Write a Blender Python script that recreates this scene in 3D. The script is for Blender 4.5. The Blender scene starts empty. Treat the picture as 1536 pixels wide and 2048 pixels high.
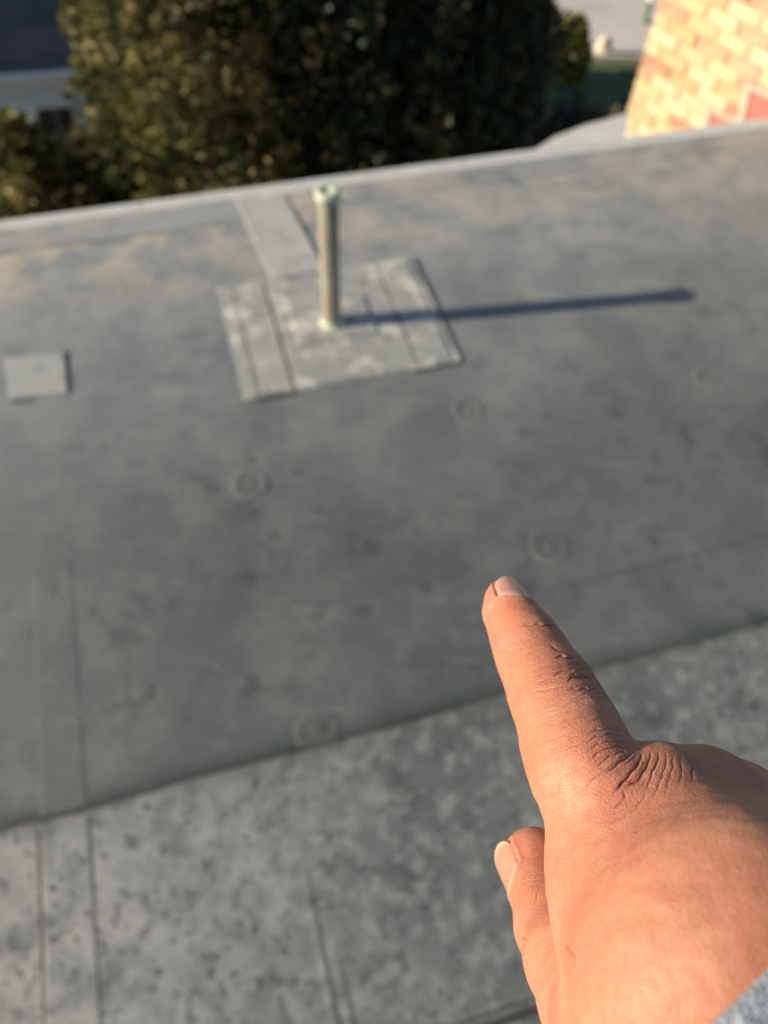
import bpy, math, random
import numpy as np
from mathutils import Matrix, Vector

random.seed(7)
RNG = np.random.default_rng(7)
SC = bpy.context.scene
COL = SC.collection

# ------------------------------------------------------------------ camera
F = 1500.0                 # focal length in pixels of a 1536 x 2048 frame
H = 1.5                    # lens height above the roof membrane (roof top is z = 0)
PITCH = math.radians(56)
ROLL = math.radians(3.2)
fwd = np.array([0, math.cos(PITCH), -math.sin(PITCH)])
_r = np.array([1.0, 0, 0])
_u = np.cross(_r, fwd)
RIGHT = _r * math.cos(ROLL) + _u * math.sin(ROLL)
UP = _u * math.cos(ROLL) - _r * math.sin(ROLL)
CAM = np.array([0.0, 0.0, H])
R3 = np.stack([RIGHT, UP, -fwd], axis=1)      # camera local -> world
cd = bpy.data.cameras.new('camera')
cd.sensor_fit = 'VERTICAL'
cd.sensor_height = 36.0
cd.sensor_width = 27.0
cd.lens = F / 2048 * 36.0
cd.clip_start = 0.01
cd.clip_end = 2000
cd.dof.use_dof = True
cd.dof.focus_distance = 0.178
cd.dof.aperture_fstop = 11.0
cam = bpy.data.objects.new('camera', cd)
COL.objects.link(cam)
M = Matrix.Identity(4)
for i in range(3):
    for j in range(3):
        M[i][j] = R3[i, j]
    M[i][3] = CAM[i]
cam.matrix_world = M
SC.camera = cam

# ------------------------------------------------------------------ sky, sun, exposure
SUN_EL = math.radians(21.5)
SUN_SH = math.radians(11.7)                    # heading of the shadows
to_sun = Vector((-math.cos(SUN_EL) * math.cos(SUN_SH), -math.cos(SUN_EL) * math.sin(SUN_SH), math.sin(SUN_EL)))
world = bpy.data.worlds.new('World')
SC.world = world
world.use_nodes = True
wn = world.node_tree
sky = wn.nodes.new('ShaderNodeTexSky')
sky.sky_type = 'NISHITA'
sky.sun_disc = False
sky.sun_elevation = SUN_EL
sky.sun_rotation = math.atan2(to_sun.x, to_sun.y) % (2 * math.pi)
bg = wn.nodes['Background']
wn.links.new(sky.outputs[0], bg.inputs[0])
bg.inputs[1].default_value = 0.065
sl = bpy.data.lights.new('sun', 'SUN')
sl.energy = 5.0
sl.angle = math.radians(0.55)
sl.color = (1.0, 0.80, 0.58)
so = bpy.data.objects.new('sun', sl)
COL.objects.link(so)
so.rotation_euler = to_sun.to_track_quat('Z', 'Y').to_euler()
so.location = (-6, -2, 6)
SC.view_settings.view_transform = 'Standard'
SC.view_settings.look = 'None'
SC.view_settings.exposure = 0.8
SC.view_settings.gamma = 1.0
SC.view_settings.use_curve_mapping = False
SC.render.engine = 'CYCLES'
SC.cycles.use_denoising = True
SC.cycles.max_bounces = 6

# ------------------------------------------------------------------ geometry helpers
def ray(px, py):
    return fwd * F + RIGHT * (px - 768) - UP * (py - 1024)

def on_z(px, py, z=0.0):                       # pixel -> point on the level plane z
    d = ray(px, py)
    return CAM + d * ((z - H) / d[2])

RA = math.radians(18.5)                        # heading of the roof edge
U = np.array([math.cos(RA), math.sin(RA)])
V = np.array([-math.sin(RA), math.cos(RA)])

def W(u, v, z=0.0):                            # roof frame -> world
    p = U * u + V * v
    return (p[0], p[1], z)

def uv(px, py, z=0.0):                         # pixel -> roof frame
    p = on_z(px, py, z)[:2]
    return float(p @ U), float(p @ V)

ORIGIN = {}

def root(name, loc, label, cat, group=None):
    o = bpy.data.objects.new(name, None)
    o.empty_display_size = 0.1
    COL.objects.link(o)
    o.location = loc
    o['label'] = label
    o['category'] = cat
    if group:
        o['group'] = group
    ORIGIN[o.name] = Vector(loc)
    return o

def mesh_obj(name, verts, faces, mat, parent=None, smooth=False, me=None):
    """one mesh object from world-space vertices"""
    off = Vector((0, 0, 0))
    if parent is not None:
        off = ORIGIN[parent.name]
    if me is None:
        me = bpy.data.meshes.new(name)
        me.from_pydata([(v[0] - off.x, v[1] - off.y, v[2] - off.z) for v in verts], [], [tuple(int(i) for i in f) for f in faces])
        if smooth:
            me.polygons.foreach_set('use_smooth', [True] * len(me.polygons))
        me.update()
        if mat:
            me.materials.append(mat)
    o = bpy.data.objects.new(name, me)
    COL.objects.link(o)
    if parent is not None:
        o.parent = parent
        ORIGIN[o.name] = off
    else:
        ORIGIN[o.name] = Vector((0, 0, 0))
    return o

def tag(o, label=None, cat=None, group=None, kind=None):
    if label: o['label'] = label
    if cat: o['category'] = cat
    if group: o['group'] = group
    if kind: o['kind'] = kind
    return o

class MB:
    def __init__(s): s.v = []; s.f = []
    def add(s, vs, fs):
        n = len(s.v); s.v += [tuple(x) for x in vs]; s.f += [tuple(i + n for i in f) for f in fs]
        return s
    def prism(s, poly, z0, z1, ins=0.0):
        """vertical prism over a ccw polygon of (x, y); top inset for a bevelled rim"""
        n = len(poly); P = np.array(poly, float); c = P.mean(0)
        Q = P.copy()
        if ins:
            dlt = c - P; L = np.linalg.norm(dlt, axis=1, keepdims=True); Q = P + dlt / L * ins
        vs = [(p[0], p[1], z0) for p in P] + [(p[0], p[1], z1 - ins * 0.7) for p in P] + [(p[0], p[1], z1) for p in Q]
        fs = [tuple(range(n - 1, -1, -1)), tuple(range(2 * n, 3 * n))]
        for k in (0, 1):
            for i in range(n):
                j = (i + 1) % n
                fs.append((k * n + i, k * n + j, (k + 1) * n + j, (k + 1) * n + i))
        return s.add(vs, fs)
    def box_uv(s, u0, u1, v0, v1, z0, z1, ins=0.0):
        return s.prism([W(u0, v0)[:2], W(u1, v0)[:2], W(u1, v1)[:2], W(u0, v1)[:2]], z0, z1, ins)
    def box(s, x0, x1, y0, y1, z0, z1, ins=0.0):
        return s.prism([(x0, y0), (x1, y0), (x1, y1), (x0, y1)], z0, z1, ins)
    def lathe(s, c, prof, n=32):
        """revolve (r, z) pairs about a vertical axis at c"""
        vs = []; fs = []
        for r, z in prof:
            for k in range(n):
                a = 2 * math.pi * k / n
                vs.append((c[0] + r * math.cos(a), c[1] + r * math.sin(a), c[2] + z))
        for i in range(len(prof) - 1):
            for k in range(n):
                l = (k + 1) % n
                fs.append((i * n + k, i * n + l, (i + 1) * n + l, (i + 1) * n + k))
        return s.add(vs, fs)
    def build(s, name, mat, parent=None, smooth=False):
        return mesh_obj(name, s.v, s.f, mat, parent, smooth)

# ------------------------------------------------------------------ material helpers
class NT:
    def __init__(s, name):
        s.m = bpy.data.materials.new(name); s.m.use_nodes = True
        s.t = s.m.node_tree; s.b = s.t.nodes['Principled BSDF']
        s.co = s.t.nodes.new('ShaderNodeTexCoord')
    def n(s, typ, **kw):
        x = s.t.nodes.new(typ)
        for k, v in kw.items(): setattr(x, k, v)
        return x
    def l(s, a, b): s.t.links.new(a, b)
    def noise(s, scale, detail=4, rough=0.55, vec=None, dist=0.0):
        x = s.n('ShaderNodeTexNoise'); x.inputs['Scale'].default_value = scale
        x.inputs['Detail'].default_value = detail; x.inputs['Roughness'].default_value = rough
        x.inputs['Distortion'].default_value = dist
        s.l(vec or s.co.outputs['Object'], x.inputs['Vector'])
        return x.outputs['Fac']
    def ramp(s, fac, stops):
        x = s.n('ShaderNodeValToRGB'); e = x.color_ramp.elements
        while len(e) < len(stops): e.new(0.5)
        for el, (p, c) in zip(e, stops):
            el.position = p
            el.color = (c, c, c, 1) if isinstance(c, (int, float)) else (*c, 1)
        s.l(fac, x.inputs[0]); return x.outputs[0]
    def mix(s, fac, a, b, mode='MIX'):
        x = s.n('ShaderNodeMix', data_type='RGBA', blend_type=mode)
        for sock, val in ((x.inputs[0], fac), (x.inputs[6], a), (x.inputs[7], b)):
            if isinstance(val, (int, float)): sock.default_value = val
            elif isinstance(val, tuple): sock.default_value = (*val, 1)
            else: s.l(val, sock)
        return x.outputs[2]
    def math(s, op, a, b=None):
        x = s.n('ShaderNodeMath', operation=op)
        for sock, val in ((x.inputs[0], a), (x.inputs[1], b)):
            if val is None: continue
            if isinstance(val, (int, float)): sock.default_value = val
            else: s.l(val, sock)
        return x.outputs[0]
    def color(s, c):
        if isinstance(c, tuple): s.b.inputs['Base Color'].default_value = (*c, 1)
        else: s.l(c, s.b.inputs['Base Color'])
    def rough(s, r):
        if isinstance(r, (int, float)): s.b.inputs['Roughness'].default_value = r
        else: s.l(r, s.b.inputs['Roughness'])
    def bump(s, h, dist=0.002, strength=0.6):
        x = s.n('ShaderNodeBump'); x.inputs['Distance'].default_value = dist; x.inputs['Strength'].default_value = strength
        s.l(h, x.inputs['Height']); s.l(x.outputs[0], s.b.inputs['Normal'])

def simple(name, c, rough=0.6, scale=8, var=0.25, bump=0.0, metal=0.0, scale2=60):
    t = NT(name)
    a = t.noise(scale, 5); b = t.noise(scale2, 3)
    f = t.mix(0.35, a, b)
    lo = tuple(x * (1 - var) for x in c); hi = tuple(min(1, x * (1 + var)) for x in c)
    t.color(t.ramp(f, [(0.3, lo), (0.7, hi)]))
    t.rough(rough); t.b.inputs['Metallic'].default_value = metal
    if bump: t.bump(f, bump)
    return t.m

# ------------------------------------------------------------------ roof materials
def membrane_mat(name, base, dust, mott, spots):
    t = NT(name)
    big = t.noise(1.3, 5, 0.62); mid = t.noise(7, 6, 0.68); fine = t.noise(48, 5, 0.65)
    lo = tuple(x * 0.80 for x in base); hi = tuple(x * 1.18 for x in base)
    c = t.ramp(big, [(0.3, lo), (0.7, hi)])
    mk = t.ramp(mid, [(0.44, 0.0), (0.70, 1.0)])
    c = t.mix(t.math('MULTIPLY', mk, mott), c, dust)
    sp = t.ramp(t.noise(15, 3, 0.55), [(0.59, 0.0), (0.68, 1.0)])
    c = t.mix(t.math('MULTIPLY', sp, spots), c, tuple(x * 0.55 for x in base))
    fl = t.ramp(t.noise(26, 2, 0.5), [(0.66, 0.0), (0.75, 1.0)])
    c = t.mix(t.math('MULTIPLY', fl, 0.35), c, tuple(min(1, x * 1.5) for x in dust))
    c = t.mix(0.22, c, t.ramp(fine, [(0.3, lo), (0.7, hi)]))
    t.color(c)
    t.rough(t.ramp(mid, [(0.3, 0.42), (0.7, 0.60)]))
    t.bump(t.mix(0.5, mid, fine), 0.0022, 0.4)
    return t
BASE = (0.088, 0.105, 0.112); DUST = (0.150, 0.168, 0.172)
def roof_uv(t):
    sep = t.n('ShaderNodeSeparateXYZ'); t.l(t.co.outputs['Object'], sep.inputs[0])
    lin = lambda A: t.math('ADD', t.math('MULTIPLY', sep.outputs[0], float(A[0])), t.math('MULTIPLY', sep.outputs[1], float(A[1])))
    return lin(U), lin(V)
m_field = membrane_mat('rubber_membrane', BASE, DUST, 0.75, 0.7).m
def near_mat():
    """older sheet: paler towards its left end"""
    t = membrane_mat('weathered_rubber_membrane', tuple(x * 1.12 for x in BASE), tuple(x * 1.25 for x in DUST), 0.9, 1.0)
    old = t.b.inputs['Base Color'].links[0].from_socket
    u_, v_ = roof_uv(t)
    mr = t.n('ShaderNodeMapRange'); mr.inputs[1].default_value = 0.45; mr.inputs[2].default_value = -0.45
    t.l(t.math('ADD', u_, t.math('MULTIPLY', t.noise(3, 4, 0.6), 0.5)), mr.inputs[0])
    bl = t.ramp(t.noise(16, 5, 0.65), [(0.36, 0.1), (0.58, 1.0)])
    c = t.mix(t.math('MULTIPLY', t.math('MULTIPLY', mr.outputs[0], bl), 0.9), old, (0.33, 0.365, 0.375))  # blotchy pale tone, stronger to the left
    pal = t.ramp(t.noise(24, 4, 0.6), [(0.50, 0.0), (0.62, 1.0)])
    c = t.mix(t.math('MULTIPLY', pal, 0.42), c, (0.29, 0.32, 0.33))
    fk = t.ramp(t.noise(34, 3, 0.55), [(0.57, 0.0), (0.63, 1.0)])
    c = t.mix(t.math('MULTIPLY', fk, 0.7), c, (0.075, 0.085, 0.09))
    f2 = t.ramp(t.noise(75, 2, 0.5), [(0.63, 0.0), (0.68, 1.0)])
    c = t.mix(t.math('MULTIPLY', f2, 0.8), c, (0.05, 0.056, 0.06))
    lapd = t.n('ShaderNodeMapRange'); lapd.inputs[1].default_value = 0.458 - 0.05; lapd.inputs[2].default_value = 0.458
    t.l(t.math('ADD', v_, t.math('MULTIPLY', t.math('SUBTRACT', t.noise(12, 4, 0.6), 0.5), 0.10)), lapd.inputs[0])
    c = t.mix(t.math('MULTIPLY', lapd.outputs[0], 0.45), c, (0.10, 0.11, 0.112))
    t.color(c)
    return t.m
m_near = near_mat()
m_strip = membrane_mat('rubber_cover_strip', (0.33, 0.36, 0.37), (0.46, 0.475, 0.45), 0.9, 0.5).m
m_seal = simple('dark_sealant', (0.045, 0.047, 0.05), 0.5, 30, 0.3, 0.002)

m_lapdirt = simple('grey_lap_dirt', (0.065, 0.071, 0.074), 0.6, 12, 0.35, 0.001)
def stained_mat():
    t = membrane_mat('stained_rubber_flashing', (0.25, 0.28, 0.285), (0.36, 0.385, 0.38), 0.9, 0.8)
    old = t.b.inputs['Base Color'].links[0].from_socket
    bl = t.ramp(t.noise(13, 5, 0.62), [(0.50, 0.0), (0.64, 1.0)])
    t.color(t.mix(t.math('MULTIPLY', bl, 0.8), old, (0.52, 0.545, 0.51)))
    return t.m
m_patch = stained_mat()

def silt_field():
    """field membrane lighter towards the roof edge and the left, with silt blots"""
    t = membrane_mat('silted_rubber_membrane', BASE, DUST, 0.8, 0.85)
    old = t.b.inputs['Base Color'].links[0].from_socket
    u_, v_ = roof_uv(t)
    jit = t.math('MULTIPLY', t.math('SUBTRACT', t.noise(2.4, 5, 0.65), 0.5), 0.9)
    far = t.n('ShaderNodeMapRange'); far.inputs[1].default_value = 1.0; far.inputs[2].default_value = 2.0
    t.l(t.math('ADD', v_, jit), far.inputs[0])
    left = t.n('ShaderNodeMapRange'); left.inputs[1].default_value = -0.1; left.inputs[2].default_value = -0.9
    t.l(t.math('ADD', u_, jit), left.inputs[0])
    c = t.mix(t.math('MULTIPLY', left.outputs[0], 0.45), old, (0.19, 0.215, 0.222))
    c = t.mix(t.math('MULTIPLY', far.outputs[0], 0.85), c, t.mix(t.ramp(t.noise(9, 5, 0.65), [(0.35, 0.0), (0.65, 1.0)]), (0.18, 0.215, 0.24), (0.295, 0.325, 0.345)))  # base colour lightens towards the roof edge
    # dried puddle marks: cream silt blots and streaks along the edge
    band = t.n('ShaderNodeMapRange'); band.inputs[1].default_value = 1.78; band.inputs[2].default_value = 2.12
    t.l(t.math('ADD', v_, t.math('MULTIPLY', jit, 0.35)), band.inputs[0])
    blot = t.ramp(t.noise(6.5, 6, 0.68), [(0.44, 0.0), (0.58, 1.0)])
    lf2 = t.n('ShaderNodeMapRange'); lf2.inputs[1].default_value = 1.2; lf2.inputs[2].default_value = -0.3; lf2.inputs[3].default_value = 0.4; lf2.inputs[4].default_value = 1.0
    t.l(u_, lf2.inputs[0])
    c = t.mix(t.math('MULTIPLY', t.math('MULTIPLY', band.outputs[0], blot), lf2.outputs[0]), c, (0.42, 0.40, 0.33))
    # dirt gathered along the lap
    lap = t.n('ShaderNodeMapRange'); lap.inputs[1].default_value = SEAM + 0.07; lap.inputs[2].default_value = SEAM
    t.l(t.math('ADD', v_, t.math('MULTIPLY', t.math('SUBTRACT', t.noise(9, 4, 0.6), 0.5), 0.12)), lap.inputs[0])
    c = t.mix(t.math('MULTIPLY', lap.outputs[0], 0.4), c, (0.055, 0.06, 0.062))
    # scuffs
    mp = t.n('ShaderNodeMapping'); mp.inputs['Rotation'].default_value = (0, 0, 0.5); mp.inputs['Scale'].default_value = (1, 7, 1); t.l(t.co.outputs['Object'], mp.inputs[0])
    sc_ = t.ramp(t.noise(9, 3, 0.6, mp.outputs[0]), [(0.64, 0.0), (0.72, 1.0)])
    c = t.mix(t.math('MULTIPLY', sc_, 0.3), c, (0.24, 0.25, 0.25))
    pd = t.n('ShaderNodeAttribute'); pd.attribute_name = 'plate_dark'; pu_ = t.n('ShaderNodeAttribute'); pu_.attribute_name = 'plate_pale'
    c = t.mix(pd.outputs['Fac'], c, (0.06, 0.066, 0.068)); c = t.mix(pu_.outputs['Fac'], c, (0.27, 0.285, 0.28))
    t.color(c)
    return t.m
SEAM = 0.458
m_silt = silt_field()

# ------------------------------------------------------------------ the building underfoot
EDGE = 2.325
BL = root('flat_roof_building', W(0, 0, -6.5), 'building whose grey rubber membrane roof fills the picture below the pointing hand', 'building')

def grid_sheet(u0, u1, v0, v1, z, step, amp, seed, thick):
    """a rubber sheet: slightly uneven top and a skirt down to its underside"""
    nu = max(2, int((u1 - u0) / step)); nv = max(2, int((v1 - v0) / step))
    us = np.linspace(u0, u1, nu + 1); vs_ = np.linspace(v0, v1, nv + 1)
    UU, VV = np.meshgrid(us, vs_, indexing='ij')
    r = np.random.default_rng(seed)
    waves = [(r.uniform(2, 13), r.uniform(0, math.pi), r.uniform(0, 6.28)) for _ in range(14)]
    def hf(uu, vv):
        q = sum(np.sin((uu * math.cos(a) + vv * math.sin(a)) * k + ph) / k for k, a, ph in waves) * amp * 0.6
        ed_ = np.minimum(np.minimum(uu - u0, u1 - uu), np.minimum(vv - v0, v1 - vv))
        return q * np.clip(ed_ / 0.12, 0, 1)
    Z = hf(UU, VV)
    grid_sheet.hf = lambda uu, vv: z + float(hf(uu, vv))
    P = [W(a, b, z + c) for a, b, c in zip(UU.ravel(), VV.ravel(), Z.ravel())]
    fs = []
    idx = lambda i, j: i * (nv + 1) + j
    for i in range(nu):
        for j in range(nv):
            fs.append((idx(i, j), idx(i + 1, j), idx(i + 1, j + 1), idx(i, j + 1)))
    ring = [idx(i, 0) for i in range(nu + 1)] + [idx(nu, j) for j in range(1, nv + 1)] + [idx(i, nv) for i in range(nu - 1, -1, -1)] + [idx(0, j) for j in range(nv - 1, 0, -1)]
    n0 = len(P)
    P += [(P[k][0], P[k][1], z - thick) for k in ring]
    L = len(ring)
    for k in range(L):
        fs.append((ring[k], n0 + k, n0 + (k + 1) % L, ring[(k + 1) % L]))
    fs.append(tuple(range(n0 + L - 1, n0 - 1, -1)))
    return P, fs

SEAM = 0.458
P, fs = grid_sheet(-3.6, 3.4, SEAM, 2.20, 0.0, 0.04, 0.0026, 3, 0.05)
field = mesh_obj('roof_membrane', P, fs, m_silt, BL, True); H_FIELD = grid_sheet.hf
P, fs = grid_sheet(-3.6, 3.4, -3.0, SEAM - 0.0005, -0.0032, 0.04, 0.003, 5, 0.05)
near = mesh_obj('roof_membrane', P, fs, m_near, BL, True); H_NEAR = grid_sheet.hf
tag(near, 'mottled lighter grey membrane sheet nearest the hand')
# walls and deck below
m_wall = simple('house_wall_brick_tone', (0.42, 0.36, 0.29), 0.85, 6, 0.2)
MB().box_uv(-3.6, 3.4, -3.0, EDGE - 0.02, -6.5, -0.06).build('wall', m_wall, BL)
# lap sealant along the main seam: a wavy dark bead
def bead(u0, u1, v, w, h, z, n=120, wob=0.004, seed=1, along='u'):
    r = np.random.default_rng(seed); mb = MB(); vs = []; prof = [(-1, -0.3), (-0.7, 0.6), (0, 1), (0.7, 0.6), (1, -0.3)]
    off = np.cumsum(r.normal(0, wob * 0.35, n + 1)); off -= np.linspace(off[0], off[-1], n + 1)
    ww = w * (1 + 0.25 * np.sin(np.linspace(0, 40, n + 1)) * r.uniform(0.3, 1, n + 1))
    for i in range(n + 1):
        a = u0 + (u1 - u0) * i / n
        tp = min(1.0, 0.08 + min(i, n - i) / 9)
        for (q, hh) in prof:
            b = v + off[i] + q * ww[i]; hh = hh * tp
            uu_, vv_ = (a, b) if along == 'u' else (b, a)
            vs.append(W(uu_, vv_, (z if isinstance(z, float) else z(uu_, vv_)) + hh * h))
    fs = []
    for i in range(n):
        for k in range(4):
            q = (i * 5 + k, (i + 1) * 5 + k, (i + 1) * 5 + k + 1, i * 5 + k + 1)
            fs.append(q if along == 'u' else q[::-1])
    return mb.add(vs, fs)
tag(bead(-3.6, 0.34, SEAM - 0.003, 0.0035, 0.0022, -0.0028, 160, 0.004, 2).build('seam_sealant', m_seal, near, True), 'thin dark bead along the membrane lap')
# ridge-like lap at the very bottom of the picture
bead(-0.2, 3.4, -0.05, 0.011, 0.012, -0.0035, 120, 0.002, 4).build('seam_ridge', m_near, near, True)
bead(-0.2, 3.4, -0.073, 0.008, 0.003, -0.0025, 120, 0.002, 14).build('seam_sealant', m_seal, near, True)
# cover strip and creases running away from the roof edge
def tape(u0, u1, v0, v1, hf, th, mat, par, nm, n=60):
    """a strip of tape that follows the sheet below it"""
    vs = []; fs = []; prof = [(0.0, -0.001), (0.0, th * 0.6), (0.07, th), (0.93, th), (1.0, th * 0.6), (1.0, -0.001)]
    for i in range(n + 1):
        vv = v0 + (v1 - v0) * i / n
        for q, hh in prof:
            uu = u0 + (u1 - u0) * q; vs.append(W(uu, vv, hf(uu, vv) + hh))
    for i in range(n):
        for k in range(5):
            fs.append((i * 6 + k, i * 6 + k + 1, (i + 1) * 6 + k + 1, (i + 1) * 6 + k)[::-1])
    fs.append(tuple(range(6))); fs.append(tuple(n * 6 + k for k in range(5, -1, -1)))
    return MB().add(vs, fs).build(nm, mat, par)
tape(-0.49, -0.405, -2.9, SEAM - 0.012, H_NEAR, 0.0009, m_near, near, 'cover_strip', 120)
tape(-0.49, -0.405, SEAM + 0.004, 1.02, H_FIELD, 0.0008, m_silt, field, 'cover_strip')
for k, vv in enumerate((-0.4915, -0.4035)):
    bead(-2.9, SEAM - 0.02, vv, 0.0036, 0.0005, H_NEAR, 140, 0.001, 6 + k, 'v').build('strip_edge_sealant', m_seal, near, True)
for k, (uu, v0, v1) in enumerate(((-0.036, -1.2, 0.27), (-0.012, -1.2, 0.12))):
    bead(v0, v1, uu, 0.008, 0.0008, H_NEAR, 60, 0.001, 9 + k, 'v').build('membrane_crease', m_near, near, True)
    bead(v0, v1 - 0.03, uu + 0.007, 0.0022, 0.0006, H_NEAR, 60, 0.001, 39 + k, 'v').build('strip_edge_sealant', m_seal, near, True)
for k, (a, b, c) in enumerate(((-0.43, -0.26, 0.648), (0.60, 3.3, 0.668))):
    bead(a, b, c, 0.010, 0.0013, H_FIELD, 90, 0.002, 20 + k).build('membrane_crease', m_silt, field, True)
    bead(a + 0.02, b, c - 0.009, 0.0024, 0.0008, H_FIELD, 90, 0.002, 50 + k).build('lap_dirt', m_lapdirt, field, True)

# fastener plates telegraphing through the rubber
pl_prof = [(0.054, -0.002), (0.049, 0.0003), (0.043, 0.0012), (0.038, 0.0015), (0.033, 0.0008), (0.024, 0.0003), (0.013, 0.0004), (0.008, 0.0010), (0.0, 0.0013)]
for (px, py, sc_, hz) in ((500, 968, 0.95, 1.6), (936, 822, 0.9, 1.6), (1096, 1092, 1.0, 1.1), (634, 1458, 0.9, 0.7), (1412, 752, 0.8, 1.1)):
    u_, v_ = uv(px, py)
    mb = MB().lathe((0, 0, 0), pl_prof, 36)
    c_ = W(u_, v_); vs = []
    r1, r2 = random.uniform(0, 6.28), random.uniform(0, 6.28)
    for (x, y, zz) in mb.v:                                     # rubber drawn unevenly over the plate
        an = math.atan2(y, x); k = sc_ * (1 + 0.05 * math.sin(2 * an + r1) + 0.03 * math.sin(3 * an + r2))
        X, Y = c_[0] + x * k, c_[1] + y * k
        p_ = np.array([X, Y]); uu, vv = float(p_ @ U), float(p_ @ V)
        hgt = (H_FIELD if vv > SEAM else H_NEAR)(uu, vv)
        vs.append((X, Y, hgt + (zz if zz < 0 else zz * hz * (0.75 + 0.35 * math.sin(an + r2)))))
    o = mesh_obj('fastener_plate', vs, mb.f, m_silt, field, True)
    rad = [math.hypot(x, y) for x, y, _ in mb.v]
    for nm, f_ in (('plate_dark', lambda r: 0.42 * math.exp(-((r - 0.024) / 0.012) ** 2)), ('plate_pale', lambda r: 0.10 * math.exp(-((r - 0.043) / 0.006) ** 2) + 0.1 * math.exp(-(r / 0.006) ** 2))):  # darker in the dish, paler on rim and centre
        at = o.data.attributes.new(nm, 'FLOAT', 'POINT'); at.data.foreach_set('value', [f_(r) * min(1, hz) for r in rad])

# pale rubber repair patch at the left
pc = [on_z(8, 716)[:2], on_z(20, 797)[:2], on_z(136, 787)[:2], on_z(128, 706)[:2]]
m_pale = membrane_mat('pale_rubber_patch', (0.27, 0.30, 0.305), (0.35, 0.37, 0.37), 0.7, 0.4).m
rp = MB().prism([tuple(p) for p in pc], 0.0, 0.0035, 0.0015).build('repair_patch', m_pale, BL)
tag(rp, 'small pale grey rubber repair patch at the left')
MB().prism([tuple(pc[2]), tuple(pc[2] + np.array([0.004, 0.001])), tuple(pc[3] + np.array([0.005, 0.002])), tuple(pc[3] + np.array([0.001, 0.0]))], 0.0, 0.004, 0.001).build('patch_sealant', m_seal, rp)
s0, s1 = on_z(22, 803)[:2], on_z(70, 797)[:2]
MB().prism([tuple(s0), tuple(s0 + np.array([0.002, -0.007])), tuple(s1 + np.array([0.001, -0.008])), tuple(s1)], 0.0, 0.003, 0.001).build('patch_sealant', m_seal, rp)
c0 = on_z(78, 741)
MB().lathe((c0[0], c0[1], 0.0034), [(0.005, 0), (0.0045, 0.0006), (0.0, 0.0008)], 14).build('patch_fastener', m_seal, rp)

# layered flashing patch round the pipe
fp = MB().box_uv(0.06, 0.668, 1.394, 1.86, -0.004, 0.0042, 0.0015).build('flashing_patch', m_patch, BL)
tag(fp, 'chalk stained square rubber patch round the pipe')
def strip(u0, u1, v0, v1, z1, mat, par, nm='flashing_strip', sk=0.0):
    return MB().prism([W(u0 + sk, v0)[:2], W(u1 + sk, v0)[:2], W(u1, v1)[:2], W(u0, v1)[:2]], 0.001, z1, 0.0018).build(nm, mat, par)
strip(0.078, 0.098, 1.40, 1.85, 0.0075, m_patch, fp)
strip(0.104, 0.192, 1.398, 1.853, 0.0085, m_patch, fp)
strip(0.200, 0.545, 1.402, 1.60, 0.0070, m_patch, fp)
strip(0.200, 0.545, 1.606, 1.853, 0.0065, m_patch, fp)
strip(0.552, 0.645, 1.405, 1.852, 0.0082, m_patch, fp)
MB().box_uv(0.192, 0.2, 1.398, 1.853, 0.001, 0.0046).build('lap_sealant', m_seal, fp)
MB().box_uv(0.545, 0.5515, 1.41, 1.85, 0.001, 0.0046).build('lap_sealant', m_seal, fp)
MB().box_uv(0.085, 0.198, 1.383, 1.3935, -0.001, 0.004, 0.001).build('lap_sealant', m_seal, fp)
MB().box_uv(0.53, 0.668, 1.383, 1.3935, -0.001, 0.004, 0.001).build('lap_sealant', m_seal, fp)
MB().box_uv(0.6685, 0.676, 1.40, 1.855, -0.001, 0.0035, 0.001).build('lap_sealant', m_seal, fp)
pu, pv = uv(664, 648)
strip(pu - 0.11, pu + 0.115, pv - 0.075, pv + 0.095, 0.0115, m_patch, fp, 'inner_flashing')
# cover strip from the patch to the roof edge
strip(0.182, 0.345, 1.8625, 2.28, 0.0058, m_strip, fp, 'cover_strip', 0.043)
MB().prism([W(0.3855, 1.8625)[:2], W(0.3895, 1.8625)[:2], W(0.3595, 2.166)[:2], W(0.3555, 2.166)[:2]], 0, 0.003).build('lap_sealant', m_seal, fp)

# roof edge: stripped-in flange and metal drip edge
m_flange = membrane_mat('edge_flange_tape', (0.235, 0.262, 0.275), (0.40, 0.405, 0.38), 0.8, 0.5).m
m_metal = simple('weathered_drip_edge_metal', (0.62, 0.67, 0.66), 0.45, 14, 0.12, 0.001, 0.2)
ed = MB()
ed.box_uv(-3.6, 0.27, 2.168, 2.300, -0.05, 0.0035, 0.002)
edge_tape = ed.build('edge_tape', m_flange, BL)
MB().box_uv(0.271, 3.4, 2.185, 2.300, -0.05, 0.0018, 0.001).build('edge_tape', m_silt, BL)
for k, (a, b) in enumerate(((-3.6, -0.12), (-0.117, 0.985), (0.988, 3.4))):
    mb = MB()
    # drip edge profile swept along the roof edge: flange, rounded lip, fascia leg with a kicked drip
    prof = [(2.285, 0.002), (2.300, 0.006), (2.312, 0.013), (2.322, 0.014), (2.330, 0.009), (2.332, -0.002), (2.332, -0.11), (2.350, -0.13), (2.346, -0.134), (2.327, -0.112), (2.326, -0.01), (2.285, -0.03)]
    n = len(prof); vs = [W(a, q[0], q[1]) for q in prof] + [W(b, q[0], q[1]) for q in prof]
    fs = [(i, i + n, (i + 1) % n + n, (i + 1) % n) for i in range(n)] + [tuple(range(n)), tuple(range(2 * n - 1, n - 1, -1))]
    mb.add(vs, fs).build('drip_edge', m_metal, BL)

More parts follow.
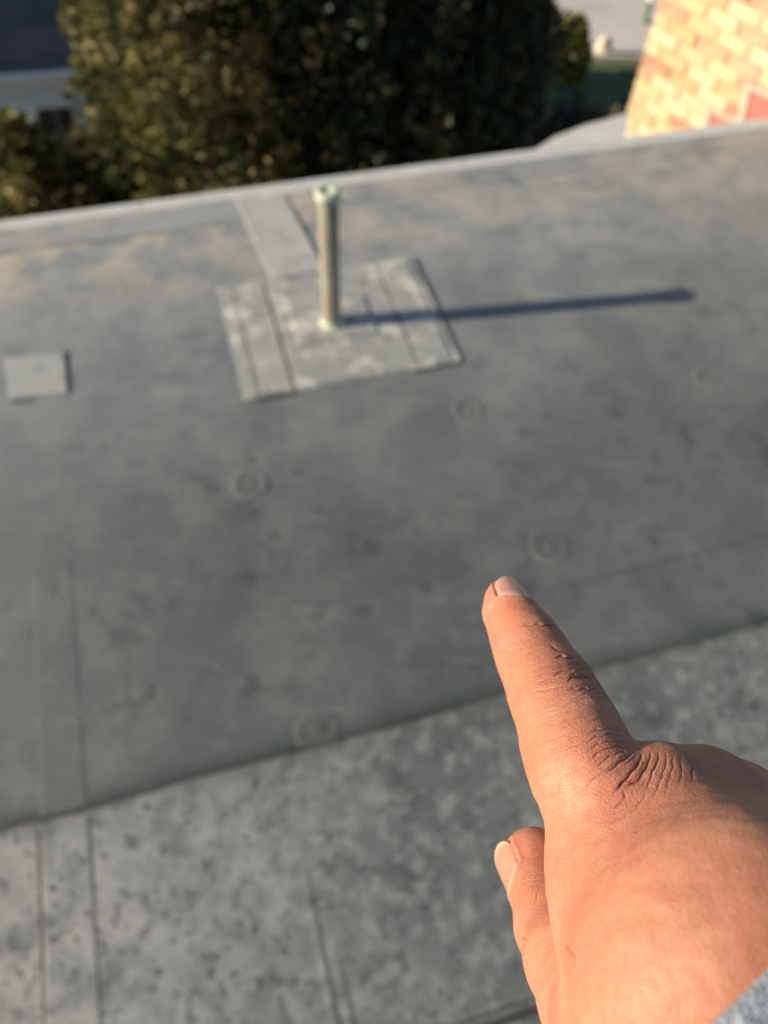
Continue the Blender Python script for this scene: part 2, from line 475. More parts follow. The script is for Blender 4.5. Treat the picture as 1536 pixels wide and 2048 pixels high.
# lower roof corner between the edge and the chimney
m_apron = simple('pale_apron_metal', (0.50, 0.54, 0.56), 0.6, 9, 0.15, 0.001, 0.1)
ap = [(1044, 316, -0.05), (1244, 296, -0.05), (1262, 224, -0.05), (1240, 231, -0.05), (1170, 250, -0.05), (1110, 273, -0.05)]
ap = [on_z(*q) for q in ap]; k = len(ap)
mesh_obj('lower_roof', [tuple(p) for p in ap] + [(p[0], p[1], p[2] - 0.06) for p in ap], [tuple(range(k)), tuple(range(2 * k - 1, k - 1, -1))] + [(i, k + i, k + (i + 1) % k, (i + 1) % k) for i in range(k)], m_apron, BL)

# ------------------------------------------------------------------ vent pipe
pb = on_z(664, 650)
VP = root('vent_pipe', (pb[0], pb[1], 0.012), 'weathered copper vent pipe with pale green rim standing on the flashing patch', 'pipe')
def copper():
    t = NT('weathered_copper')
    a = t.noise(14, 5, 0.6); b = t.noise(60, 4)
    mp = t.n('ShaderNodeMapping'); mp.inputs['Scale'].default_value = (30, 30, 3); t.l(t.co.outputs['Object'], mp.inputs[0])
    s_ = t.noise(1.5, 4, 0.6, mp.outputs[0])
    c = t.ramp(s_, [(0.3, (0.13, 0.105, 0.09)), (0.5, (0.27, 0.23, 0.19)), (0.72, (0.38, 0.36, 0.28))])
    c = t.mix(t.ramp(a, [(0.46, 0.0), (0.62, 0.8)]), c, (0.24, 0.29, 0.24))
    sep = t.n('ShaderNodeSeparateXYZ'); t.l(t.co.outputs['Object'], sep.inputs[0])
    foot = t.n('ShaderNodeMapRange'); foot.inputs[1].default_value = 0.07; foot.inputs[2].default_value = 0.0
    t.l(t.math('ADD', sep.outputs[2], t.math('MULTIPLY', a, 0.04)), foot.inputs[0])
    c = t.mix(foot.outputs[0], c, (0.30, 0.36, 0.27))
    t.color(c); t.rough(t.ramp(b, [(0.3, 0.38), (0.7, 0.6)])); t.b.inputs['Metallic'].default_value = 0.0
    t.bump(t.mix(0.5, a, b), 0.001, 0.5)
    return t.m
m_cop = copper()
m_pat = simple('pale_verdigris', (0.40, 0.46, 0.39), 0.7, 40, 0.25, 0.001)
m_dark = simple('pipe_inside', (0.03, 0.03, 0.03), 0.9)
PH = 0.425
MB().lathe((pb[0], pb[1], 0.0), [(0.0265, 0.010), (0.0262, 0.03), (0.0255, PH - 0.02), (0.0255, PH - 0.001), (0.010, PH - 0.001), (0.009, PH - 0.14), (0.0, PH - 0.14)], 40).build('pipe', m_cop, VP, True)
MB().lathe((pb[0], pb[1], PH), [(0.0262, -0.022), (0.0305, -0.020), (0.0315, -0.008), (0.0312, 0.001), (0.029, 0.004), (0.020, 0.0035), (0.0085, 0.001), (0.0075, -0.004), (0.0075, -0.03)], 40).build('rim', m_pat, VP, True)
MB().lathe((pb[0], pb[1], 0.0), [(0.039, 0.0105), (0.034, 0.013), (0.029, 0.017), (0.0270, 0.024), (0.026, 0.024)], 40).build('base_collar', m_pat, VP, True)

# ------------------------------------------------------------------ brick chimney
CK = np.array([1.105, 3.835]); ca = math.radians(-53)
CD = np.array([math.cos(ca), math.sin(ca)]); CN = np.array([-CD[1], CD[0]])   # CD along the lit face, CN into the stack
def on_face(px, py):
    d = ray(px, py); nrm = np.array([CN[0], CN[1], 0.0])
    t_ = ((np.array([CK[0], CK[1], 0]) - CAM) @ nrm) / (d @ nrm)
    p = CAM + d * t_
    return float((p[:2] - CK) @ CD), float(p[2])
CL, CW_, CZ0, CZ1 = 1.22, 0.60, -1.05, 0.62
CH = root('brick_chimney', (CK[0], CK[1], CZ0), 'buff and salmon brick chimney at the far right, sunlit', 'chimney')
m_mortar = simple('pale_mortar', (0.42, 0.37, 0.27), 0.9, 30, 0.15, 0.003)
def fpt(s_, n_, z): p = CK + CD * s_ + CN * n_; return (p[0], p[1], z)
def fbox(mb, s0, s1, n0, n1, z0, z1):
    return mb.prism([fpt(s0, n0, 0)[:2], fpt(s1, n0, 0)[:2], fpt(s1, n1, 0)[:2], fpt(s0, n1, 0)[:2]], z0, z1)
fbox(MB(), 0.012, CL - 0.012, 0.012, CW_ - 0.012, CZ0 - 5.5, CZ1).build('mortar_core', m_mortar, CH)
def brick_mat():
    t = NT('buff_brick')
    oi = t.n('ShaderNodeObjectInfo')
    c = t.ramp(oi.outputs['Random'], [(0.0, (0.30, 0.22, 0.10)), (0.25, (0.44, 0.37, 0.20)), (0.5, (0.54, 0.48, 0.33)), (0.68, (0.46, 0.37, 0.23)), (0.80, (0.42, 0.24, 0.16)), (0.9, (0.40, 0.17, 0.12)), (1.0, (0.26, 0.10, 0.07))])
    a = t.noise(22, 5, 0.65); b = t.noise(120, 3)
    c = t.mix(t.math('MULTIPLY', t.ramp(a, [(0.4, 0.0), (0.65, 1.0)]), 0.45), c, (0.60, 0.50, 0.34))
    c = t.mix(t.math('MULTIPLY', t.ramp(b, [(0.55, 0.0), (0.7, 1.0)]), 0.3), c, (0.30, 0.20, 0.12))
    t.color(c); t.rough(0.85); t.bump(t.mix(0.5, a, b), 0.004, 0.7)
    return t.m
m_brick = brick_mat()
BH, BLN, MJ = 0.0485, 0.165, 0.0095
def brick_mesh(l, h, d, seed):
    r = np.random.default_rng(seed); b = 0.004
    vs = []
    for (x0, x1, y) in ((b, l - b, 0.0), (0, l, b), (0, l, d)):
        for (x, z) in ((x0, 0), (x1, 0), (x1, h), (x0, h)):
            zz = z + (b if y == 0 and z == 0 else -b if y == 0 else 0)
            vs.append((x + r.uniform(-1, 1) * 0.0018, y + r.uniform(-1, 1) * 0.0012, zz + r.uniform(-1, 1) * 0.0015))
    fs = [(0, 1, 2, 3), (11, 10, 9, 8)]
    for k in (0, 4):
        for i in range(4):
            j = (i + 1) % 4; fs.append((k + i, k + 4 + i, k + 4 + j, k + j))
    me = bpy.data.meshes.new('brick'); me.from_pydata(vs, [], fs); me.materials.append(m_brick)
    return me
stretch = [brick_mesh(BLN, BH, 0.09, k) for k in range(4)]
half = [brick_mesh(BLN / 2 - MJ / 2, BH, 0.09, 10 + k) for k in range(2)]
def lay(me, org, ang):
    o = bpy.data.objects.new('brick', me); COL.objects.link(o); o.parent = CH
    o.location = Vector(org) - ORIGIN[CH.name]; o.rotation_euler = (0, 0, ang)
    return o
course = 0
z = CZ0
while z + BH < CZ1:
    # lit face
    s_ = 0.0; first = True
    while s_ < CL - 0.03:
        me = half[course % 2] if (first and course % 2) else random.choice(stretch)
        l = BLN / 2 - MJ / 2 if (first and course % 2) else BLN
        if s_ + l > CL: me, l = half[0], BLN / 2 - MJ / 2
        if s_ + l <= CL + 0.02:
            lay(me, fpt(s_, random.uniform(-0.004, 0.003), z), ca)
        s_ += l + MJ; first = False
    # return face towards the viewer's right
    if z > -0.15:
        s_ = 0.095
        while s_ < CW_ - 0.09:
            lay(random.choice(stretch) if s_ + BLN < CW_ else half[0], fpt(CL + 0.002, s_, z), ca + math.pi / 2); s_ += BLN + MJ
    z += BH + MJ; course += 1
# stepped flashing against the lit face: red tinted panels with grey lips
m_red = simple('red_flashing_paint', (0.34, 0.13, 0.11), 0.6, 18, 0.12, 0.001)
m_lead = simple('grey_lead_lip', (0.42, 0.43, 0.38), 0.55, 25, 0.15, 0.001, 0.2)
def panel(pts, nm, mat, n0, n1):
    F_ = [on_face(*p) for p in pts]; k = len(F_)
    vs = [fpt(a, n1, b) for a, b in F_] + [fpt(a, n0, b) for a, b in F_]
    fs = [tuple(range(k)), tuple(range(2 * k - 1, k - 1, -1))] + [(i, k + i, k + (i + 1) % k, (i + 1) % k) for i in range(k)]
    return mesh_obj(nm, vs, fs, mat, CH)
panel([(1415, 300), (1425, 221), (1476, 246), (1470, 300)], 'step_flashing', m_red, 0.0, -0.010)
panel([(1478, 300), (1506, 172), (1590, 214), (1590, 300)], 'step_flashing', m_red, 0.0, -0.012)
panel([(1400, 300), (1416, 212), (1426, 216), (1413, 300)], 'flashing_lip', m_lead, 0.0, -0.016)
panel([(1416, 209), (1480, 240), (1478, 247), (1418, 218)], 'flashing_lip', m_lead, 0.0, -0.018)
panel([(1466, 300), (1496, 166), (1508, 170), (1480, 300)], 'flashing_lip', m_lead, 0.0, -0.020)
panel([(1497, 160), (1600, 212), (1600, 222), (1500, 172)], 'flashing_lip', m_lead, 0.0, -0.022)

# ------------------------------------------------------------------ ground, lawn, road
GZ = -6.5
m_ground = simple('dark_mulch_ground', (0.05, 0.042, 0.032), 0.95, 3, 0.4, 0.02)
g = mesh_obj('ground', [(-600, -600, GZ), (600, -600, GZ), (600, 600, GZ), (-600, 600, GZ)], [(0, 1, 2, 3)], m_ground)
tag(g, kind='structure')
m_lawn = simple('lawn', (0.055, 0.09, 0.035), 0.9, 1.5, 0.35, 0.02)
lw = MB().prism([(-30, 12.6), (2.6, 12.6), (3.1, 15.9), (3.9, 15.6), (5.2, 16.6), (20, 17.6), (20, 18.4), (5.2, 18.1), (-30, 17.6)], GZ - 0.1, GZ + 0.03).build('lawn', m_lawn)
tag(lw, kind='structure')
m_road = simple('pale_worn_asphalt', (0.45, 0.45, 0.44), 0.85, 0.7, 0.18, 0.01)
rd = MB().prism([(-40, 17.3), (4.2, 17.75), (40, 20.0), (40, 24.4), (-40, 21.0)], GZ - 0.1, GZ + 0.012).build('road', m_road)
tag(rd, kind='structure')
m_pave = simple('concrete_kerb', (0.34, 0.33, 0.30), 0.85, 2, 0.12, 0.01)
kb = MB().prism([(-40, 17.15), (4.2, 17.60), (40, 19.85), (40, 20.0), (4.2, 17.75), (-40, 17.3)], GZ - 0.1, GZ + 0.12, 0.0).build('kerb', m_pave)
tag(kb, kind='structure')
m_verge = simple('dry_grass', (0.22, 0.18, 0.06), 0.95, 3, 0.3, 0.02)
vg = MB().prism([(-40, 21.1), (40, 24.6), (40, 60), (-40, 60)], GZ - 0.1, GZ + 0.04).build('verge', m_verge)
tag(vg, kind='structure')
# pale boulder at the lawn's end
bp = on_z(1197, 108, GZ)
def boulder(c, r, seed):
    r_ = np.random.default_rng(seed); vs = []; fs = []; n, k = 14, 9
    for i in range(k):
        th = math.pi * i / (k - 1)
        for j in range(n):
            a = 2 * math.pi * j / n; q = 1 + 0.13 * math.sin(3 * a + i) + 0.09 * r_.normal()
            vs.append((c[0] + r[0] * q * math.sin(th) * math.cos(a), c[1] + r[1] * q * math.sin(th) * math.sin(a), c[2] + r[2] * (0.7 + math.cos(th) * (1 + 0.05 * r_.normal()))))
    for i in range(k - 1):
        for j in range(n):
            l = (j + 1) % n; fs.append((i * n + j, (i + 1) * n + j, (i + 1) * n + l, i * n + l))
    return vs, fs
m_rock = simple('pale_boulder', (0.62, 0.55, 0.46), 0.9, 4, 0.2, 0.02)
vs, fs = boulder((bp[0] + 0.05, bp[1] - 0.1, GZ), (0.17, 0.15, 0.25), 4)
tag(mesh_obj('boulder', vs, fs, m_rock, None, True), 'pale boulder at the end of the shaded lawn beside the road', 'boulder')
# roadside marker post
pp = on_z(1289, 46, GZ)
PO = root('marker_post', (pp[0], pp[1], GZ), 'small green post with white cap beside the road', 'post')
m_green = simple('green_post_paint', (0.08, 0.15, 0.07), 0.5, 20, 0.2)
m_white = simple('white_paint', (0.75, 0.75, 0.72), 0.5, 20, 0.06)
MB().lathe((pp[0], pp[1], GZ), [(0.09, 0), (0.09, 0.05), (0.06, 0.06), (0.055, 0.42), (0.07, 0.43), (0.07, 0.47), (0.0, 0.47)], 16).build('shaft', m_green, PO, True)
MB().lathe((pp[0], pp[1], GZ + 0.47), [(0.075, 0), (0.085, 0.03), (0.075, 0.1), (0.04, 0.14), (0, 0.15)], 16).build('cap', m_white, PO, True)

# ------------------------------------------------------------------ neighbour's house
E0 = on_z(0, 148, -3.0); E1 = on_z(140, 138, -3.0)
hd = (E1 - E0)[:2]; hd /= np.linalg.norm(hd); hn = np.array([-hd[1], hd[0]])
hE = float((E0[:2]) @ hn)
def Hh(a, b, z): p = hd * a + hn * b; return (p[0], p[1], z)
hr = float(E1[:2] @ hd) + 0.55
HL = hr - 13.0
NB = root('neighbour_house', Hh((hr + HL) / 2, hE + 4, GZ), "neighbour's house with dark shingle roof and white eave, behind the trees at the upper left", 'house')
m_shade = simple('pale_siding', (0.72, 0.85, 0.95), 0.8, 2, 0.06)
def hbox(a0, a1, b0, b1, z0, z1): return MB().prism([Hh(a0, b0, 0)[:2], Hh(a1, b0, 0)[:2], Hh(a1, b1, 0)[:2], Hh(a0, b1, 0)[:2]], z0, z1)
hbox(HL + 0.3, hr - 0.3, hE + 0.12, hE + 6.3, GZ, -3.02).build('wall', m_shade, NB)
def shingle():
    t = NT('dark_shingles')
    mp = t.n('ShaderNodeMapping'); mp.inputs['Rotation'].default_value = (0, 0, -math.atan2(hd[1], hd[0])); mp.inputs['Scale'].default_value = (0.8, 2.2, 2.2)
    t.l(t.co.outputs['Object'], mp.inputs[0])
    a = t.noise(1.6, 4, 0.6, mp.outputs[0]); b = t.noise(14, 3)
    t.color(t.mix(0.3, t.ramp(a, [(0.35, (0.055, 0.065, 0.085)), (0.65, (0.13, 0.125, 0.14))]), t.ramp(b, [(0.3, 0.05), (0.7, 0.13)])))
    t.rough(0.9); t.bump(b, 0.01)
    return t.m
m_sh = shingle()
rise = 0.55
mb = MB(); RB = 3.3
prof = [(hE - 0.02, -2.98), (hE + RB, -2.98 + RB * rise), (hE + 2 * RB, -2.98), (hE + 2 * RB, -3.10), (hE + RB, -3.12 + RB * rise), (hE - 0.02, -3.10)]
n = len(prof)
mb.add([Hh(HL, q[0], q[1]) for q in prof] + [Hh(hr, q[0], q[1]) for q in prof], [tuple(range(n - 1, -1, -1)), tuple(range(n, 2 * n))] + [(i, (i + 1) % n, (i + 1) % n + n, i + n) for i in range(n)])
rf = mb.build('roof', m_sh, NB)
MB().add([Hh(a, q[0], q[1]) for a in (HL - 0.05, hr + 0.05) for q in ((hE - 0.14, -2.99), (hE - 0.03, -2.99), (hE - 0.03, -3.13), (hE - 0.11, -3.13))], [(0, 1, 2, 3), (7, 6, 5, 4), (0, 4, 5, 1), (1, 5, 6, 2), (2, 6, 7, 3), (3, 7, 4, 0)]).build('gutter', m_white, rf)
# gable infill and white rake board
mb = MB(); mb.add([Hh(hr - 0.31, hE + 0.35, -3.02), Hh(hr - 0.31, hE + 6.3, -3.02), Hh(hr - 0.31, hE + RB, -3.2 + RB * rise), Hh(hr - 0.5, hE + 0.35, -3.02), Hh(hr - 0.5, hE + 6.3, -3.02), Hh(hr - 0.5, hE + RB, -3.2 + RB * rise)], [(0, 1, 2), (5, 4, 3), (0, 3, 4, 1), (1, 4, 5, 2), (2, 5, 3, 0)])
mb.build('gable', m_shade, NB)
mb = MB(); q = [(hE - 0.02, -2.965), (hE + RB, -2.965 + RB * rise), (hE + RB, -3.14 + RB * rise), (hE - 0.02, -3.14)]
mb.add([Hh(a, x, z) for a in (hr + 0.002, hr + 0.03) for x, z in q], [(0, 1, 2, 3), (7, 6, 5, 4), (0, 4, 5, 1), (1, 5, 6, 2), (2, 6, 7, 3), (3, 7, 4, 0)])
mb.build('rake_board', m_white, rf)
# unseen taller wing, added to shade the roof and eave
wa0 = float(E0[:2] @ hd) - 1.1
wing = hbox(HL, wa0, hE + 0.5, hE + 5.0, -3.3, 0.1).build('shade_wing', m_shade, NB)
mb = MB(); q = [(hE + 0.1, 0.1), (hE + 2.75, 1.2), (hE + 5.4, 0.1)]
mb.add([Hh(a, x, z) for a in (HL - 0.2, wa0 + 0.25) for x, z in q], [(2, 1, 0), (3, 4, 5), (0, 1, 4, 3), (1, 2, 5, 4), (2, 0, 3, 5)]).build('shade_wing_roof', m_sh, NB)
# window and downspout by the corner
wa = float(on_z(104, 170, -3.4)[:2] @ hd)
m_glass = simple('dark_window_glass', (0.03, 0.035, 0.04), 0.12)
wdw = hbox(wa - 0.24, wa + 0.24, hE + 0.08, hE + 0.14, -4.1, -3.4).build('window', m_white, NB)
for k in (0, 1):
    hbox(wa - 0.20 + 0.21 * k, wa - 0.01 + 0.21 * k, hE + 0.065, hE + 0.10, -4.04, -3.47).build('pane', m_glass, wdw)
hbox(wa + 0.50, wa + 0.60, hE + 0.03, hE + 0.115, GZ, -3.14).build('downspout', m_white, NB)

# ------------------------------------------------------------------ trees and shrubs
def leaf_mat(name, cols, spec=0.35):
    t = NT(name)
    at = t.n('ShaderNodeAttribute'); at.attribute_name = 'leaf_tone'
    c = t.ramp(at.outputs['Fac'], [(i / (len(cols) - 1), c) for i, c in enumerate(cols)])
    t.color(c); t.rough(0.42); t.b.inputs['Specular IOR Level'].default_value = spec
    tr = t.n('ShaderNodeBsdfTranslucent'); t.l(c, tr.inputs[0])
    mx = t.n('ShaderNodeMixShader'); mx.inputs[0].default_value = 0.22
    out = t.t.nodes['Material Output']
    t.l(t.b.outputs[0], mx.inputs[1]); t.l(tr.outputs[0], mx.inputs[2]); t.l(mx.outputs[0], out.inputs[0])
    return t.m
m_bronze = leaf_mat('bronzed_evergreen_foliage', [(0.022, 0.04, 0.02), (0.065, 0.085, 0.035), (0.18, 0.185, 0.075), (0.26, 0.235, 0.10), (0.52, 0.47, 0.26)])
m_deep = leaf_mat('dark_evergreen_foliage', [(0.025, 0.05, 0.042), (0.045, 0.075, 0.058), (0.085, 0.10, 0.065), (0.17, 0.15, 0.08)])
m_lime = leaf_mat('yellow_green_foliage', [(0.09, 0.11, 0.015), (0.22, 0.23, 0.03), (0.36, 0.33, 0.05)])
m_bark = simple('bark', (0.09, 0.065, 0.045), 0.95, 12, 0.35, 0.01)

def crown(c, h0, h1, rad, shape, nclump, nleaf, lsize, seed):
    """leaf sprays gathered in clumps through a conical or rounded crown"""
    r = np.random.default_rng(seed)
    t_ = r.uniform(0, 1, nclump) ** 0.85
    env = np.where(t_ < 0.18, 0.62 + 2.1 * t_, (1 - (t_ - 0.18) / 0.82) ** shape)
    ang = r.uniform(0, 2 * math.pi, nclump)
    lob = 1 + 0.16 * np.sin(3 * ang + 5 * t_ + seed) + 0.12 * r.normal(size=nclump)
    rr = rad * env * lob * np.where(r.uniform(size=nclump) < 0.75, r.uniform(0.8, 1.05, nclump), r.uniform(0.2, 0.8, nclump))
    cc = np.stack([c[0] + rr * np.cos(ang), c[1] + rr * np.sin(ang), h0 + (h1 - h0) * t_], 1)
    csz = rad * r.uniform(0.09, 0.2, nclump)
    ctone = r.uniform(0, 1, nclump) ** 1.3
    k = np.repeat(np.arange(nclump), nleaf); N = len(k)
    off = r.normal(size=(N, 3)); off /= np.linalg.norm(off, axis=1, keepdims=True); off *= r.uniform(0.2, 1.0, (N, 1)) ** 0.6
    off[:, 2] *= 1.25
    pos = cc[k] + off * csz[k][:, None]
    outw = np.stack([np.cos(ang[k]), np.sin(ang[k]), np.full(N, 0.75)], 1) + off * 0.7 + r.normal(size=(N, 3)) * 0.4
    outw /= np.linalg.norm(outw, axis=1, keepdims=True)
    side = np.cross(outw, r.normal(size=(N, 3))); side /= np.linalg.norm(side, axis=1, keepdims=True) + 1e-9
    nrm = np.cross(outw, side)
    L = lsize * r.uniform(0.6, 1.4, N)[:, None]; w_ = L * r.uniform(0.28, 0.45, N)[:, None]
    a = pos; b = pos + outw * L * 0.55 + side * w_ + nrm * L * 0.06; d = pos + outw * L - nrm * L * 0.08; e = pos + outw * L * 0.55 - side * w_ + nrm * L * 0.06
    vs = np.stack([a, b, d, e], 1).reshape(-1, 3)
    tone = np.clip(ctone[k] * 0.7 + r.uniform(0, 0.45, N) * 0.8, 0, 1)
    return vs, N, np.repeat(tone, 4)

def leafy(name, vs, N, tone, mat, parent):
    off = np.array(ORIGIN[parent.name])
    me = bpy.data.meshes.new(name)
    me.vertices.add(len(vs)); me.vertices.foreach_set('co', (vs - off).astype(np.float32).ravel())
    me.loops.add(4 * N); me.polygons.add(N)
    me.loops.foreach_set('vertex_index', np.arange(4 * N, dtype=np.int32))
    me.polygons.foreach_set('loop_start', np.arange(0, 4 * N, 4, dtype=np.int32))
    me.polygons.foreach_set('loop_total', np.full(N, 4, dtype=np.int32))
    at = me.attributes.new('leaf_tone', 'FLOAT', 'POINT'); at.data.foreach_set('value', tone.astype(np.float32))
    me.update(); me.materials.append(mat)
    o = bpy.data.objects.new(name, me); COL.objects.link(o); o.parent = parent
    return o

def tree(name, label, c, top, rad, shape, mat, seed, nclump=420, nleaf=30, lsize=0.09, base=0.25, group='evergreens beyond the roof edge'):
    T = root(name, (c[0], c[1], GZ), label, 'tree', group)
    r = np.random.default_rng(seed + 100); mb = MB()
    hh = top - GZ
    n = 10; vs = []; fs = []
    for i in range(9):
        f = i / 8; rr = 0.11 * (1 - f) ** 0.8 + 0.012
        for k in range(n):
            a = 2 * math.pi * k / n
            vs.append((c[0] + rr * math.cos(a) + 0.04 * math.sin(5 * f + seed), c[1] + rr * math.sin(a), GZ + hh * 0.94 * f))
    for i in range(8):
        for k in range(n):
            l = (k + 1) % n; fs.append((i * n + k, i * n + l, (i + 1) * n + l, (i + 1) * n + k))
    mb.add(vs, fs)
    for q in range(26):                                     # limbs
        f = r.uniform(0.08, 0.85); a = r.uniform(0, 6.28); L = rad * (1 - f) ** shape * 0.85
        p0 = np.array([c[0], c[1], GZ + hh * f]); p1 = p0 + np.array([math.cos(a) * L, math.sin(a) * L, 0.35 * L])
        d = p1 - p0; s1 = np.cross(d, (0, 0, 1.0)); s1 /= np.linalg.norm(s1) + 1e-9; s2 = np.cross(d, s1); s2 /= np.linalg.norm(s2) + 1e-9
        ring = []
        for (p, w_) in ((p0, 0.022), (p1, 0.006)):
            for k in range(5):
                aa = 2 * math.pi * k / 5; ring.append(tuple(p + s1 * w_ * math.cos(aa) + s2 * w_ * math.sin(aa)))
        mb.add(ring, [(k, (k + 1) % 5, (k + 1) % 5 + 5, k + 5) for k in range(5)])
    mb.build('trunk', m_bark, T, True)
    vs, N, tone = crown(c, GZ + base, top, rad, shape, nclump, nleaf, lsize, seed)
    leafy('crown', vs, N, tone, mat, T)
    return T

tree('evergreen_tree', 'low bronze-tipped evergreen in front of the neighbour house, far left', (-3.35, 6.15), -2.1, 0.95, 0.55, m_bronze, 1, 520, 30)
tree('evergreen_tree', 'tall bronze and olive evergreen lit by the sun, right of the neighbour house', (-1.70, 6.35), 0.9, 1.10, 0.45, m_bronze, 2, 1000, 32)
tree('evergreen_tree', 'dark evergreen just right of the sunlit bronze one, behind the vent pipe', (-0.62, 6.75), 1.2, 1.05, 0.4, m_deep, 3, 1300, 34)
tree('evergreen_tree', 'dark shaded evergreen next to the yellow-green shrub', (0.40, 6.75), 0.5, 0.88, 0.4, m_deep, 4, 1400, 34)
tree('evergreen_tree', 'small olive evergreen filling the gap between the low bronze one and the tall sunlit one', (-2.72, 6.75), -2.35, 0.85, 0.45, m_bronze, 6, 560, 30)
def shrub(name, label, c, z1, rad, shape, mat, seed, ncl, nl, ls, group=None, base=0.1):
    T = root(name, (c[0], c[1], GZ), label, 'shrub', group)
    MB().lathe((c[0], c[1], GZ), [(0.05, 0), (0.04, (z1 - GZ) * 0.5), (0.01, (z1 - GZ) * 0.9)], 8).build('stem', m_bark, T, True)
    vs, N, tone = crown(c, GZ + base, z1, rad, shape, ncl, nl, ls, seed); leafy('crown', vs, N, tone, mat, T)
    return T
sp = on_z(1128, 168, GZ)
shrub('columnar_shrub', 'yellow-green columnar shrub at the edge of the lawn, top in sunlight', (sp[0] - 0.02, sp[1]), GZ + 1.2, 0.36, 0.3, m_lime, 11, 130, 26, 0.10)
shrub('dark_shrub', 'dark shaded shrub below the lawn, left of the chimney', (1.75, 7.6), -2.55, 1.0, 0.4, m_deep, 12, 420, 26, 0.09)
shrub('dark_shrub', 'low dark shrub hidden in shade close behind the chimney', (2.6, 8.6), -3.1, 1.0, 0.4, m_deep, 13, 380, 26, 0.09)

# ------------------------------------------------------------------ the pointing hand
def cl(px, py, d):                             # pixel and depth (mm) -> camera-local mm, Y up, Z to the viewer
    return np.array([(px - 768) / F * d, -(py - 1024) / F * d, -d])

def seg_sdf(P, a, b, ra, rb):
    ba = b - a; L2 = ba @ ba
    h = np.clip(((P - a) @ ba) / L2, 0, 1)
    return np.linalg.norm(P - a - h[:, None] * ba, axis=1) - (ra + (rb - ra) * h)

def ell_sdf(P, c, ax, rad):
    q = (P - c) @ np.array(ax).T
    q = q / rad
    k0 = np.linalg.norm(q, axis=1); k1 = np.linalg.norm(q / rad, axis=1) + 1e-9
    return k0 * (k0 - 1) / k1

def smin(a, b, k):
    h = np.clip(0.5 + 0.5 * (b - a) / k, 0, 1)
    return b + (a - b) * h - k * h * (1 - h)

def chain(P, pts, k=4.0):
    d = None
    for (a, ra), (b, rb) in zip(pts[:-1], pts[1:]):
        s_ = seg_sdf(P, a, b, ra, rb)
        d = s_ if d is None else smin(d, s_, k)
    return d

S = 0.92
index_pts = [((1012, 1197), 245, 6.3), ((1020, 1228), 240, 7.3), ((1049, 1279), 232, 9.15), ((1075, 1332), 225, 10.2),
             ((1106, 1386), 215, 11.7), ((1127, 1434), 205, 11.7), ((1149, 1490), 196, 12.55), ((1175, 1553), 186, 12.7), ((1212, 1620), 181, 14.5)]
INDEX = [(cl(p[0], p[1], d * S), r * S) for p, d, r in index_pts]
def C3(px, py, d, r): return (cl(px, py, d), r)
WC = np.array([58.9, -76.0, -124.7])             # wrist centre
WA = np.array([0.6, -0.62, 0.5]); WA /= np.linalg.norm(WA)   # forearm heading, towards the elbow
meta_i = [C3(1214, 1615, 168, 13.0), C3(1262, 1750, 159, 16.0), C3(1318, 1880, 146, 17.5), (np.array([53.0, -80.5, -127.0]), 18.0)]
ridge_i = [C3(1326, 1590, 168, 10.6), C3(1408, 1708, 161, 13.4), (np.array([60.0, -72.5, -129.0]), 17.0)]
knuck = [C3(1320, 1590, 168, 10.6), C3(1408, 1606, 173, 11.4), C3(1470, 1634, 184, 12.0)]
meta_m = [C3(1462, 1634, 184, 12.2), C3(1490, 1724, 172, 13.2), (np.array([65.0, -73.5, -137.0]), 15.5)]
meta_r = [C3(1545, 1705, 200, 11.5), C3(1545, 1795, 181, 13.0), (np.array([68.0, -77.0, -142.0]), 15.5)]
meta_p = [C3(1605, 1785, 214, 10.5), C3(1580, 1860, 181, 12.5), (np.array([67.0, -84.0, -142.0]), 15.0)]
thumb = [C3(1073, 1741, 212, 9.7), C3(1094, 1800, 200, 9.0), C3(1113, 1850, 190, 10.2), C3(1146, 1925, 174, 10.6), C3(1190, 2005, 160, 11.4), C3(1262, 2085, 143, 14.5), (np.array([52.0, -84.0, -132.0]), 17.0)]
def curl(mcp, r0, L, lat):
    m_ = np.array([0.03, 0.94, -0.33]); n_ = np.array([0.68, 0.2, 0.66]); m_ /= np.linalg.norm(m_); n_ -= m_ * (n_ @ m_); n_ /= np.linalg.norm(n_)
    p0 = mcp
    p1 = p0 + L * (-n_ * 0.97 + m_ * 0.15) + lat
    p2 = p1 + 0.58 * L * (-m_ * 0.97 - n_ * 0.05)
    p3 = p2 + 0.42 * L * (-m_ * 0.35 + n_ * 0.92)
    return [(p0, r0), (p0 * 0.5 + p1 * 0.5, r0 * 0.84), (p1, r0 * 0.86), (p1 * 0.5 + p2 * 0.5, r0 * 0.74), (p2, r0 * 0.76), (p3, r0 * 0.62)]
cur_m = curl(meta_m[0][0], 11.3, 43, np.array([3.0, -3, 0]))
cur_r = curl(meta_r[0][0], 10.8, 40, np.array([3.0, -2, 0]))
cur_p = curl(meta_p[0][0], 9.4, 33, np.array([1.0, 0, 0]))
FORE = [(WC + np.array([-6.0, -5.5, 0]), 17.5), (WC + np.array([-6.0, -5.5, 0]) + WA * 60, 20), (WC + WA * 200, 26)]
FORE2 = [(WC + np.array([4.0, 3.5, -4]), 16.5), (WC + np.array([6.0, 5.5, -2]) + WA * 60, 20), (WC + np.array([6, 5.0, 0]) + WA * 200, 26)]

